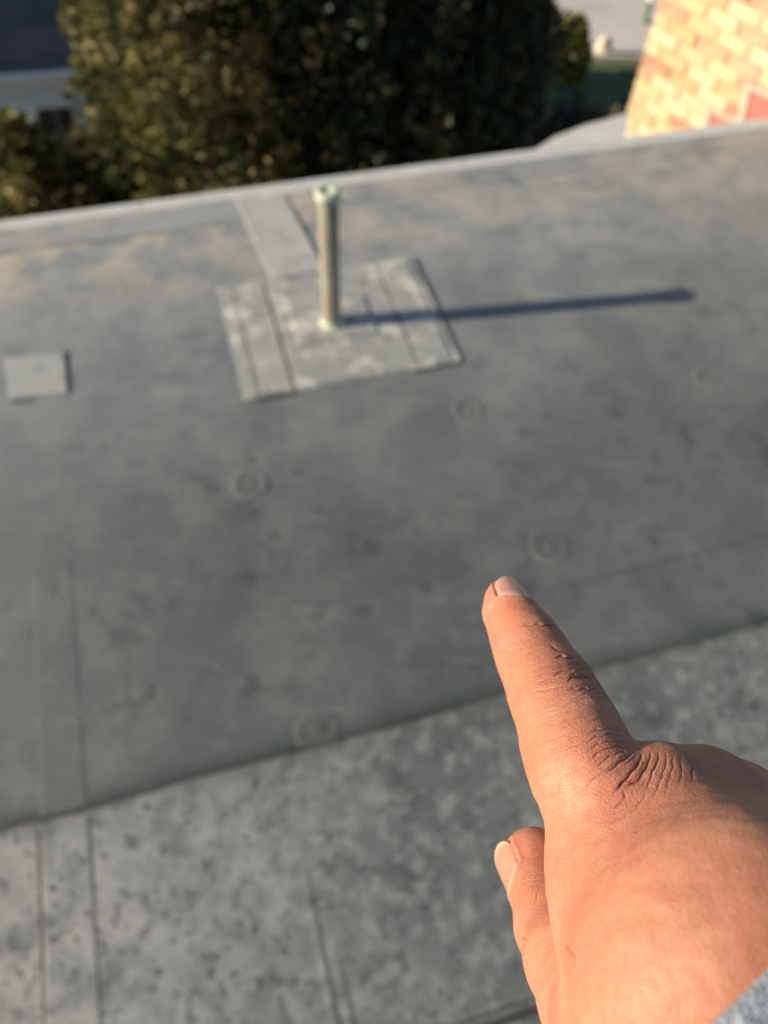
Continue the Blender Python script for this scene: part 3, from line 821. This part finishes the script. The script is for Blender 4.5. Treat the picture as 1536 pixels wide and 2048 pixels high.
def hand_sdf(P):
    body = smin(chain(P, meta_i, 9.0), smin(chain(P, ridge_i, 8.0), chain(P, knuck, 6.0), 4.0), 7.0)
    body = smin(body, ell_sdf(P, cl(1235, 1790, 165), np.eye(3), np.array([12.5, 16.0, 13.0])), 8.0)   # flesh between thumb and index
    body = smin(body, ell_sdf(P, cl(1345, 1760, 158), np.eye(3), np.array([13.0, 17.0, 12.0])), 9.0)
    d = smin(body, chain(P, INDEX, 5.0), 1.8)
    back = chain(P, meta_m, 8.0)
    back = smin(back, chain(P, meta_r, 8.0), 11.0)
    back = smin(back, chain(P, meta_p, 8.0), 11.0)
    back = smin(back, seg_sdf(P, cl(1380, 1850, 190), np.array([60.0, -86, -142]), 15, 18), 12)
    d = smin(d, back, 8.0)
    th = chain(P, thumb, 3.5)
    th = smin(th, ell_sdf(P, cl(1068, 1722, 214), np.eye(3), np.array([8.2, 8.6, 8.8])), 4.0)
    d = smin(d, th, 5.0)
    for c_ in (cur_m, cur_r, cur_p):
        d = smin(d, chain(P, c_, 3.0), 2.5)
    d = smin(d, smin(chain(P, FORE, 10.0), chain(P, FORE2, 10.0), 12.0), 10.0)
    return d

def surface_nets(f, lo, hi, h):
    n = np.ceil((hi - lo) / h).astype(int) + 1
    ax = [lo[i] + h * np.arange(n[i]) for i in range(3)]
    G = np.stack(np.meshgrid(*ax, indexing='ij'), -1).reshape(-1, 3)
    D = np.empty(len(G), np.float64)
    for s_ in range(0, len(G), 400000):
        D[s_:s_ + 400000] = f(G[s_:s_ + 400000])
    D = D.reshape(n)
    cx, cy, cz = n - 1
    corners = [(i, j, k) for i in (0, 1) for j in (0, 1) for k in (0, 1)]
    ins = np.stack([D[i:i + cx, j:j + cy, k:k + cz] < 0 for i, j, k in corners], -1)
    act = ins.any(-1) & ~ins.all(-1)
    ids = -np.ones(act.shape, int); I = np.argwhere(act); ids[act] = np.arange(len(I))
    acc = np.zeros((len(I), 3)); cnt = np.zeros(len(I))
    for a in range(8):
        for b in range(a + 1, 8):
            ca_, cb_ = np.array(corners[a]), np.array(corners[b])
            if np.abs(ca_ - cb_).sum() != 1: continue
            da = D[tuple((I + ca_).T)]; db = D[tuple((I + cb_).T)]
            m_ = (da < 0) != (db < 0); t_ = np.where(m_, da / (da - db + 1e-12), 0)
            acc[m_] += (ca_ + (cb_ - ca_) * t_[:, None])[m_]; cnt += m_
    VV = lo + h * (I + acc / cnt[:, None])
    faces = []
    for axn in range(3):
        o1, o2 = [(1, 2), (2, 0), (0, 1)][axn]
        sl0 = [slice(None)] * 3; sl1 = [slice(None)] * 3
        sl0[axn] = slice(0, -1); sl1[axn] = slice(1, None)
        neg = D < 0
        cr = neg[tuple(sl0)] != neg[tuple(sl1)]
        E_ = np.argwhere(cr)
        E_ = E_[(E_[:, o1] > 0) & (E_[:, o2] > 0) & (E_[:, o1] < n[o1] - 1) & (E_[:, o2] < n[o2] - 1)]
        fl = neg[tuple(sl0)][tuple(E_.T)]
        q = []
        for (a, b) in ((0, 0), (1, 0), (1, 1), (0, 1)):
            e = E_.copy(); e[:, o1] -= a; e[:, o2] -= b; q.append(ids[tuple(e.T)])
        q = np.stack(q, 1)
        q[~fl] = q[~fl][:, ::-1]
        faces.append(q)
    return VV, np.concatenate(faces)

def subdivide(VV, Q, G, flag):
    """split the flagged quads in four; neighbours take the new edge points as n-gon corners"""
    nv = len(VV) + 1
    def keys(q):
        e = np.stack([q, np.roll(q, -1, 1)], -1); e.sort(axis=-1); return e[..., 0] * nv + e[..., 1]
    A = Q[flag]; B = Q[~flag]
    kA = keys(A); uq, fi, inv = np.unique(kA.ravel(), return_index=True, return_inverse=True)
    e0 = uq // nv; e1 = uq % nv
    mid = (VV[e0] + VV[e1]) / 2; cen = VV[A].mean(1)
    em = inv.reshape(-1, 4) + len(VV); cc = np.arange(len(A)) + len(VV) + len(mid)
    NQ = [np.stack([A[:, i], em[:, i], cc, em[:, i - 1]], 1) for i in range(4)]
    kB = keys(B) if len(B) else np.zeros((0, 4), int)
    hit = np.isin(kB, uq).any(1) if len(B) else np.zeros(0, bool)
    NQ.append(B[~hit])
    lut = {int(k): i + len(VV) for i, k in enumerate(uq)}
    NG = []
    for f in [list(map(int, q)) for q in B[hit]] + G:
        out = []
        for i in range(len(f)):
            p, q = f[i], f[(i + 1) % len(f)]; out.append(p)
            m_ = lut.get(min(p, q) * nv + max(p, q))
            if m_ is not None: out.append(m_)
        NG.append(out)
    return np.concatenate([VV, mid, cen]), np.concatenate(NQ), NG

def grad(f, P, e=0.25):
    g_ = np.zeros_like(P)
    for k in ((1, -1, -1), (-1, -1, 1), (-1, 1, -1), (1, 1, 1)):
        k = np.array(k, float); g_ += k * f(P + k * e)[:, None]
    return g_ / (np.linalg.norm(g_, axis=1, keepdims=True) + 1e-9)

lo = np.array([25.0, -172.0, -262.0]); hi = np.array([165.0, -18.0, -84.0])
HV, HQ = surface_nets(hand_sdf, lo, hi, 1.7)
HG = []
def to_px(P): return 768 + F * P[:, 0] / -P[:, 2], 1024 - F * P[:, 1] / -P[:, 2]
def refine(level):
    global HV, HQ, HG
    c = HV[HQ].mean(1); px, py = to_px(c)
    e1_ = HV[HQ[:, 2]] - HV[HQ[:, 0]]; e2_ = HV[HQ[:, 3]] - HV[HQ[:, 1]]; nn_ = np.cross(e1_, e2_); nn_ /= np.linalg.norm(nn_, axis=1, keepdims=True) + 1e-9
    fc = np.sum(nn_ * -c, 1) / np.linalg.norm(c, axis=1)
    inwin = (px > 900) & (px < 1620) & (py < 2140) & (fc > -0.35)
    if level == 1: fl = inwin
    elif level == 2: fl = inwin & (px < 1600) & (py < 2100) & (fc > -0.25)
    else:
        fl = (fc > -0.12) & (py < 1660) & (px > 940) & (px < 1470)
        fl |= (fc > -0.12) & (px < 1180) & (py > 1660) & (py < 1960)
    HV, HQ, HG = subdivide(HV, HQ, HG, fl)
    g_ = grad(hand_sdf, HV); HV = HV - g_ * hand_sdf(HV)[:, None]
    return g_
for lv in (1, 2, 3):
    g_ = refine(lv)
HPX, HPY = to_px(HV)
view = -HV / np.linalg.norm(HV, axis=1, keepdims=True)
facing = np.clip((np.sum(g_ * view, 1) + 0.15) / 0.3, 0, 1)

def c1(*p): return [(936 + x / 3.835, 1120 + y / 3.835) for x, y in p]
def c7(*p): return [(960 + x / 5.02, 1640 + y / 5.02) for x, y in p]
def c8(*p): return [(1140 + x / 3.879, 1460 + y / 3.879) for x, y in p]
CREASES = [   # polyline, half width in px, depth in mm
    (c1((400, 500), (490, 490), (560, 488), (680, 515)), 2.2, 0.88),
    (c1((430, 530), (540, 525), (640, 545)), 2.2, 0.18),
    (c1((610, 640), (700, 690), (800, 702)), 4.0, 0.40),
    (c1((650, 748), (720, 735), (830, 757)), 2.4, 1.0),
    (c1((640, 890), (700, 860), (760, 842), (830, 850)), 2.3, 0.95),
    (c1((765, 945), (785, 905), (850, 893), (980, 910)), 2.4, 1.05),
    (c1((760, 992), (880, 986), (1020, 994)), 2.3, 0.95),
    (c1((455, 1000), (540, 935), (650, 886)), 2.4, 0.36),
    (c1((480, 1012), (620, 985), (765, 955)), 2.4, 0.4),
    (c1((620, 1190), (760, 1160), (900, 1110), (1080, 1120)), 3, 0.14),
    (c1((640, 1240), (780, 1215), (960, 1190), (1120, 1180)), 3, 0.15),
    (c1((920, 1260), (1010, 1215), (1150, 1225)), 2.4, 0.26),
    (c1((900, 1345), (990, 1305), (1090, 1295), (1200, 1310)), 2.6, 0.42),
    (c1((880, 1420), (980, 1355), (1110, 1335), (1220, 1360)), 2.6, 0.48),
    (c1((900, 1490), (1000, 1410), (1120, 1385), (1230, 1410)), 2.6, 0.50),
    (c1((920, 1560), (1010, 1470), (1130, 1430), (1250, 1450)), 2.6, 0.50),
    (c1((980, 1600), (1080, 1510), (1190, 1470), (1260, 1480)), 2.6, 0.45),
    (c8((100, 470), (190, 380), (300, 300), (380, 230)), 2.6, 0.35),
    (c8((270, 350), (340, 290), (440, 215), (500, 165)), 3.0, 0.75),
    (c8((335, 500), (400, 420), (470, 340), (530, 260), (570, 170)), 3.4, 1.0),
    (c8((430, 450), (530, 390), (570, 330), (610, 250), (635, 160)), 3.0, 0.85),
    (c8((580, 470), (610, 420), (640, 330), (680, 250), (695, 150)), 2.8, 0.55),
    (c8((330, 610), (400, 570), (430, 510), (420, 470)), 2.6, 0.40),
    (c8((300, 720), (400, 680), (500, 610), (570, 540), (600, 470)), 2.6, 0.38),
    (c8((620, 560), (660, 500), (700, 400), (750, 260), (745, 150)), 2.6, 0.32),
    (c8((740, 520), (760, 420), (800, 280), (790, 160)), 2.4, 0.26),
    (c8((840, 460), (870, 330), (850, 170)), 2.4, 0.22),
    (c8((950, 420), (950, 270), (890, 180)), 2.4, 0.25),
    (c8((700, 820), (780, 750), (880, 640)), 3.0, 0.14),
    (c8((350, 880), (460, 800), (600, 740)), 3.0, 0.14),
    (c7((600, 660), (555, 830), (490, 960), (470, 1060)), 2.4, 0.26),
    (c7((400, 640), (480, 600), (600, 590)), 2.2, 0.12),
    (c7((410, 690), (500, 640), (620, 640)), 2.2, 0.12),
    (c7((870, 1205), (885, 1290), (950, 1390)), 3.2, 0.6),
    (c7((720, 960), (780, 905)), 3.0, 0.3),
    (c7((380, 1010), (430, 1160), (500, 1250)), 3.0, 0.3),
    ([(1081, 1596), (1100, 1592), (1130, 1580)], 3.0, 0.35),
    ([(995, 1306), (1010, 1300), (1030, 1300)], 3.0, 0.22),
]
rj = np.random.default_rng(33)
for k in range(34):                                # fine lines lying across the finger
    f_ = (k + rj.uniform(0, 0.9)) / 34
    ax0 = np.array([1030.0, 1240]) * (1 - f_) + np.array([1185.0, 1560]) * f_
    hw = 44 + 50 * f_; pv_ = np.array([0.93, -0.36]); q0, q1 = sorted(rj.uniform(-0.75, 0.95, 2))
    if q1 - q0 < 0.5: q1 = q0 + 0.5
    mid_ = (q0 + q1) / 2
    CREASES.append(([tuple(ax0 + pv_ * hw * q0), tuple(ax0 + pv_ * hw * mid_ + np.array([0, rj.uniform(-4, 6)])), tuple(ax0 + pv_ * hw * min(q1, 1.0))], 1.9, rj.uniform(0.10, 0.19)))
for k in range(14):                                # and across the joint
    y_ = 1308 + 6.5 * k + rj.uniform(-2, 2); x_ = 1085 + 4.0 * k
    CREASES.append(([(x_ + rj.uniform(-10, 10), y_ + 14), (x_ + 40, y_ + rj.uniform(-1, 4)), (x_ + 92, y_ + rj.uniform(-4, 4))], 2.0, rj.uniform(0.16, 0.4)))
for pts, w_, dp in list(CREASES):
    if dp < 0.41 or dp > 0.86: continue
    P_ = np.array(pts); dv = P_[-1] - P_[0]; nv_ = np.array([-dv[1], dv[0]]) / (np.linalg.norm(dv) + 1e-6)
    for sg in (-1, 1):
        CREASES.append(([tuple(q) for q in P_ + nv_ * sg * rj.uniform(5, 9) + rj.normal(0, 2.0, P_.shape)], w_ * 0.8, min(dp, 0.9) * 0.3))
cut = np.zeros(len(HV)); rim = np.zeros(len(HV)); groove = np.zeros(len(HV))
rr_ = np.random.default_rng(21)
for pts, w_, dp in CREASES:
    pts = np.array(pts)
    bb = (HPX > pts[:, 0].min() - 14) & (HPX < pts[:, 0].max() + 14) & (HPY > pts[:, 1].min() - 14) & (HPY < pts[:, 1].max() + 14) & (facing > 0)
    ii = np.nonzero(bb)[0]
    if not len(ii): continue
    q = np.stack([HPX[ii], HPY[ii]], 1)
    q = q + np.stack([np.sin(q[:, 1] * 0.31), np.sin(q[:, 0] * 0.27)], 1) * 0.9
    seglen = np.linalg.norm(np.diff(pts, axis=0), axis=1); tot = seglen.sum(); run = 0
    best = np.full(len(ii), 1e9); tt = np.zeros(len(ii))
    for a, b, L in zip(pts[:-1], pts[1:], seglen):
        h = np.clip(((q - a) @ (b - a)) / (L * L), 0, 1); d_ = np.linalg.norm(q - a - h[:, None] * (b - a), axis=1)
        m_ = d_ < best; best[m_] = d_[m_]; tt[m_] = (run + h[m_] * L) / tot; run += L
    fade = np.clip(np.minimum(tt, 1 - tt) / 0.22, 0.12, 1)
    gg = np.exp(-(best / (0.68 * w_)) ** 2) * fade * facing[ii]
    cut[ii] = np.maximum(cut[ii], 0.58 * dp * gg)
    rim[ii] = np.maximum(rim[ii], (0.12 if dp < 0.86 else 0.03) * dp * np.exp(-((best - 3.0 * w_) / (2.0 * w_)) ** 2) * fade * facing[ii])
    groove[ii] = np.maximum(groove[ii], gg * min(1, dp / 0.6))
# soft irregularities: tendons, fat, veins
def lump(P, n, lo_k, hi_k, seed):
    r_ = np.random.default_rng(seed); o = np.zeros(len(P))
    for _ in range(n):
        k = r_.normal(size=3); k *= r_.uniform(lo_k, hi_k) / np.linalg.norm(k); o += np.sin(P @ k + r_.uniform(0, 6.28))
    return o / math.sqrt(n)
disp = rim - cut
disp += 0.16 * lump(HV, 12, 0.15, 0.45, 5) + 0.05 * lump(HV, 16, 0.7, 1.6, 6)

def frame(a, n_):
    a = a / np.linalg.norm(a); n_ = n_ - a * (n_ @ a); n_ /= np.linalg.norm(n_)
    return a, n_, np.cross(a, n_)
# nails: (bed centre, axis towards the tip, normal, length, half angle, radius)
ia, inn, il = frame(INDEX[0][0] - INDEX[2][0], np.array([0.42, 0.80, 0.42]))
ta, tn, tl = frame(thumb[0][0] - thumb[2][0] + np.array([-1.0, 1.5, 0]), np.array([-0.985, 0.02, 0.02]))
NAILS = [dict(c=cl(1016, 1218, 243 * S), a=ia, n=inn, l=il, L=11.2, back=3.6, th=0.98, rc=0.24, flat=0.50),
         dict(c=cl(1070, 1738, 211), a=ta, n=tn, l=tl, L=15.5, back=8.4, th=0.76, rc=0.20, flat=0.60)]
def nail_uv(N_, P):
    q = P - N_['c']; return np.arctan2(q @ N_['l'], q @ N_['n']) / N_['th'], (q @ N_['a'] + N_['back']) / N_['L'], q @ N_['n']
nail_bed = np.zeros(len(HV))
for N_ in NAILS:
    s_, t_, n_ = nail_uv(N_, HV)
    m_ = (np.linalg.norm(HV - N_['c'], axis=1) < 16) & (n_ > -1)
    # distance to the nail outline: sides, then the curved root
    R0 = 7.0 * N_['th']
    side_ = (np.abs(s_) - 1.0) * R0; root_ = (N_['rc'] * s_ ** 2 - t_) * N_['L']
    e_ = np.where(t_ < 0.9, np.maximum(side_, root_), 9.0)
    inn_ = m_ & (e_ < 0) & (t_ < 1.05); disp[inn_] = np.minimum(disp[inn_], 0.0) * 0.3
    disp[m_] += (0.30 * np.exp(-((e_ - 0.75) / 0.7) ** 2) - 0.22 * np.exp(-((e_ - 0.0) / 0.35) ** 2))[m_]
    nail_bed[m_] = np.maximum(nail_bed[m_], np.exp(-(e_[m_] / 1.2) ** 2))

HV = HV + g_ * disp[:, None]
def to_world(P): return CAM + (P * 0.001) @ R3.T

# pigment: redness and darker dorsal skin, as blobs; crease shade painted in through groove
def blob(px, py, d, r): return np.exp(-(np.linalg.norm(HV - cl(px, py, d), axis=1) / r) ** 2)
red = 0.9 * blob(1012, 1240, 214, 9) + 0.9 * blob(1075, 1690, 205, 8) + 0.8 * blob(1105, 1790, 185, 6) + 0.35 * blob(1160, 1480, 170, 14) + 0.5 * blob(1290, 1620, 155, 14) + 0.3 * nail_bed
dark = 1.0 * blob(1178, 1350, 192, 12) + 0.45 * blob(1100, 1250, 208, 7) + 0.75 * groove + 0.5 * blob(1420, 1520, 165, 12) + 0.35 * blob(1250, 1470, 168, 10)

wr = to_world(np.array([WC]))[0]
PE = root('person', tuple(wr), 'bare right hand pointing its index finger at the roof, blue knit sleeve at the wrist', 'person')

def skin_mat():
    t = NT('skin')
    r1 = t.n('ShaderNodeAttribute'); r1.attribute_name = 'redness'
    d1 = t.n('ShaderNodeAttribute'); d1.attribute_name = 'pigment_shade'
    a = t.noise(70, 5, 0.6); b = t.noise(420, 4, 0.6); f_ = t.noise(1500, 3, 0.6)
    c = t.ramp(a, [(0.32, (0.345, 0.150, 0.098)), (0.5, (0.42, 0.198, 0.13)), (0.68, (0.475, 0.245, 0.165))])
    c = t.mix(t.math('MULTIPLY', t.ramp(b, [(0.44, 0.0), (0.62, 1.0)]), 0.42), c, (0.36, 0.135, 0.085))
    c = t.mix(t.math('MULTIPLY', t.ramp(f_, [(0.45, 0.0), (0.65, 1.0)]), 0.25), c, (0.50, 0.265, 0.175))
    c = t.mix(t.math('MULTIPLY', r1.outputs['Fac'], 0.55), c, (0.46, 0.135, 0.09))
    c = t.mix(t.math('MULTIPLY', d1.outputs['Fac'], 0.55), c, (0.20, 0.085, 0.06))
    c = t.mix(t.math('MULTIPLY', t.ramp(t.noise(26, 4, 0.6), [(0.42, 0.0), (0.66, 1.0)]), 0.32), c, (0.42, 0.145, 0.10))
    t.color(c)
    t.rough(t.ramp(b, [(0.3, 0.44), (0.7, 0.60)]))
    t.b.inputs['Specular IOR Level'].default_value = 0.38
    t.b.inputs['Subsurface Weight'].default_value = 0.15
    t.b.inputs['Subsurface Radius'].default_value = (1.0, 0.38, 0.2)
    t.b.inputs['Subsurface Scale'].default_value = 0.0032
    vo = t.n('ShaderNodeTexVoronoi'); vo.inputs['Scale'].default_value = 1150; vo.feature = 'DISTANCE_TO_EDGE'
    mp = t.n('ShaderNodeMapping'); mp.inputs['Scale'].default_value = (1, 1.5, 1); t.l(t.co.outputs['Object'], mp.inputs[0]); t.l(mp.outputs[0], vo.inputs['Vector'])
    hgt = t.math('ADD', t.math('MULTIPLY', t.ramp(vo.outputs[0], [(0.0, 0.0), (0.25, 1.0)]), 0.45), t.math('ADD', t.math('MULTIPLY', b, 0.9), t.math('MULTIPLY', f_, 0.5)))
    t.bump(hgt, 0.0002, 0.7)
    return t.m
m_skin = skin_mat()

def raw_mesh(name, VW, Q, G, mat, parent, attrs=None):
    off = np.array(ORIGIN[parent.name])
    me = bpy.data.meshes.new(name)
    me.vertices.add(len(VW)); me.vertices.foreach_set('co', (VW - off).astype(np.float32).ravel())
    gl = np.array([len(f) for f in G], np.int32); gi = np.array([i for f in G for i in f], np.int32)
    tot = np.concatenate([np.full(len(Q), 4, np.int32), gl]); li = np.concatenate([Q.astype(np.int32).ravel(), gi])
    me.loops.add(len(li)); me.polygons.add(len(tot))
    me.loops.foreach_set('vertex_index', li)
    me.polygons.foreach_set('loop_start', np.concatenate([[0], np.cumsum(tot)[:-1]]).astype(np.int32))
    me.polygons.foreach_set('loop_total', tot)
    for k, v in (attrs or {}).items():
        at = me.attributes.new(k, 'FLOAT', 'POINT'); at.data.foreach_set('value', np.asarray(v, np.float32))
    me.polygons.foreach_set('use_smooth', np.ones(len(tot), bool))
    me.update(calc_edges=True); me.materials.append(mat)
    o = bpy.data.objects.new(name, me); COL.objects.link(o); o.parent = parent; ORIGIN[o.name] = ORIGIN[parent.name]
    return o
HAND = raw_mesh('hand', to_world(HV), HQ, HG, m_skin, PE, {'redness': np.clip(red, 0, 1), 'pigment_shade': np.clip(dark, 0, 1)})

def nail_mat(name, a, b):
    t = NT(name)
    n1 = t.noise(160, 3)
    nt_ = t.n('ShaderNodeAttribute'); nt_.attribute_name = 'nail_length'
    c = t.mix(t.ramp(nt_.outputs['Fac'], [(0.86, 0.0), (0.93, 1.0)]), t.ramp(n1, [(0.35, a), (0.65, b)]), (0.50, 0.36, 0.28))
    c = t.mix(t.ramp(nt_.outputs['Fac'], [(0.10, 0.55), (0.22, 0.0)]), c, (0.52, 0.34, 0.29))
    t.color(c); t.rough(0.3); t.b.inputs['Subsurface Weight'].default_value = 0.15
    t.b.inputs['Subsurface Scale'].default_value = 0.002; t.b.inputs['Coat Weight'].default_value = 0.15
    t.bump(t.noise(700, 2), 0.0001, 0.4)
    return t.m
for k, N_ in enumerate(NAILS):
    ns, nt = 28, 24
    ss, tt0 = np.meshgrid(np.linspace(-1.06, 1.06, ns + 1), np.linspace(-0.06, 1, nt + 1), indexing='ij')
    tipc = 1.0 - 0.20 * ss ** 4 - 0.10 * ss ** 2; basec = N_['rc'] * ss ** 2      # rounded free edge, curved root
    tt_ = basec + (tipc - basec) * tt0
    an = ss * N_['th']
    dirs = N_['l'] * np.sin(an)[..., None] + N_['n'] * np.cos(an)[..., None]
    def surf(tv):                                                                # skin radius about the nail axis
        lo_ = np.full(tv.size, 0.5); hi_ = np.full(tv.size, 14.0)
        o_ = N_['c'] + N_['a'] * (tv.ravel()[:, None] * N_['L'] - N_['back']); D_ = dirs.reshape(-1, 3)
        for _ in range(24):
            md = (lo_ + hi_) / 2; ins_ = hand_sdf(o_ + D_ * md[:, None]) < 0
            lo_ = np.where(ins_, md, lo_); hi_ = np.where(ins_, hi_, md)
        return lo_.reshape(tv.shape)
    fl_ = N_['flat']
    r0_ = surf(np.minimum(tt_, fl_)); slope = (surf(np.full_like(tt_, fl_)) - surf(np.full_like(tt_, fl_ - 0.25))) / 0.25
    over = np.maximum(tt_ - fl_, 0)
    rr_ = r0_ + slope * over - 1.0 * over ** 2
    bury = np.clip((np.abs(ss) - 0.9) / 0.16, 0, 1) * np.where(tt_ < 0.85, 1, 0.3) + np.clip((0.03 - tt0) / 0.09, 0, 1)
    rr_ = rr_ + 0.26 - 0.52 * np.clip(bury, 0, 1)
    vs = []
    for lay_ in (0.0, -0.55):
        vs.append((N_['c'] + N_['a'] * (tt_[..., None] * N_['L'] - N_['back']) + dirs * (rr_ + lay_)[..., None]).reshape(-1, 3))
    vs = np.concatenate(vs)
    vs = to_world(np.array(vs)); m1 = (ns + 1) * (nt + 1); fs = []
    ix = lambda i, j, l: l * m1 + i * (nt + 1) + j
    for i in range(ns):
        for j in range(nt):
            fs.append((ix(i, j, 0), ix(i, j + 1, 0), ix(i + 1, j + 1, 0), ix(i + 1, j, 0))); fs.append((ix(i + 1, j, 1), ix(i + 1, j + 1, 1), ix(i, j + 1, 1), ix(i, j, 1)))
    for i in range(ns):
        fs.append((ix(i, 0, 1), ix(i, 0, 0), ix(i + 1, 0, 0), ix(i + 1, 0, 1))); fs.append((ix(i, nt, 0), ix(i, nt, 1), ix(i + 1, nt, 1), ix(i + 1, nt, 0)))
    for j in range(nt):
        fs.append((ix(0, j, 0), ix(0, j, 1), ix(0, j + 1, 1), ix(0, j + 1, 0))); fs.append((ix(ns, j, 1), ix(ns, j, 0), ix(ns, j + 1, 0), ix(ns, j + 1, 1)))
    o = mesh_obj('fingernail', vs, fs, nail_mat('pink_nail' if k == 0 else 'thumb_nail', (0.45, 0.235, 0.21) if k == 0 else (0.37, 0.20, 0.14), (0.50, 0.30, 0.25) if k == 0 else (0.42, 0.235, 0.165)), HAND, True)
    at = o.data.attributes.new('nail_length', 'FLOAT', 'POINT'); at.data.foreach_set('value', np.tile(tt0.ravel(), 2).astype(np.float32))

# sleeve: knitted cuff and forearm sleeve
m_sleeve = None
def knit():
    t = NT('blue_knit')
    a = t.noise(300, 4, 0.65); b = t.noise(1400, 3, 0.6)
    wv = t.n('ShaderNodeTexWave'); wv.inputs['Scale'].default_value = 330; wv.inputs['Distortion'].default_value = 9.0; wv.inputs['Detail'].default_value = 4; wv.inputs['Detail Scale'].default_value = 2.5
    t.l(t.co.outputs['Object'], wv.inputs['Vector'])
    f_ = t.mix(0.32, a, wv.outputs['Fac'])
    t.color(t.ramp(f_, [(0.28, (0.045, 0.065, 0.11)), (0.5, (0.12, 0.165, 0.24)), (0.72, (0.26, 0.32, 0.40))]))
    t.rough(0.95); t.bump(t.mix(0.4, f_, b), 0.0012, 1.0)
    t.b.inputs['Sheen Weight'].default_value = 0.3
    return t.m
axd = WA
e1 = np.cross(axd, np.array([0, 0, 1.0])); e1 /= np.linalg.norm(e1); e2 = np.cross(axd, e1)
rows = [(WC + WA * t_, ro) for (t_, ro) in ((14, 20), (2, 22.5), (-0.5, 24), (0, 25.6), (3, 26.6), (10, 27), (22, 26.6), (26, 25.6), (30, 28), (60, 32), (110, 36), (180, 41), (250, 45), (250, 30))]
nn = 72; vs = []; fs = []
rk = np.random.default_rng(3)
for i, (c, ro) in enumerate(rows):
    for k in range(nn):
        a_ = 2 * math.pi * k / nn
        rr2 = ro * (1 + (0.02 * math.sin(6 * a_ + i * 1.3) + 0.015 * math.sin(11 * a_ - i)) * (0.4 if i < 7 else 1.6)) + 0.25 * rk.normal()
        vs.append(c + (e1 * math.cos(a_) * 1.12 + e2 * math.sin(a_) * 0.9) * rr2)
for i in range(len(rows) - 1):
    for k in range(nn):
        l = (k + 1) % nn; fs.append((i * nn + k, i * nn + l, (i + 1) * nn + l, (i + 1) * nn + k))
fs.append(tuple((len(rows) - 1) * nn + k for k in range(nn)))
SLV = mesh_obj('sleeve', to_world(np.array(vs)), fs, knit(), PE, True)
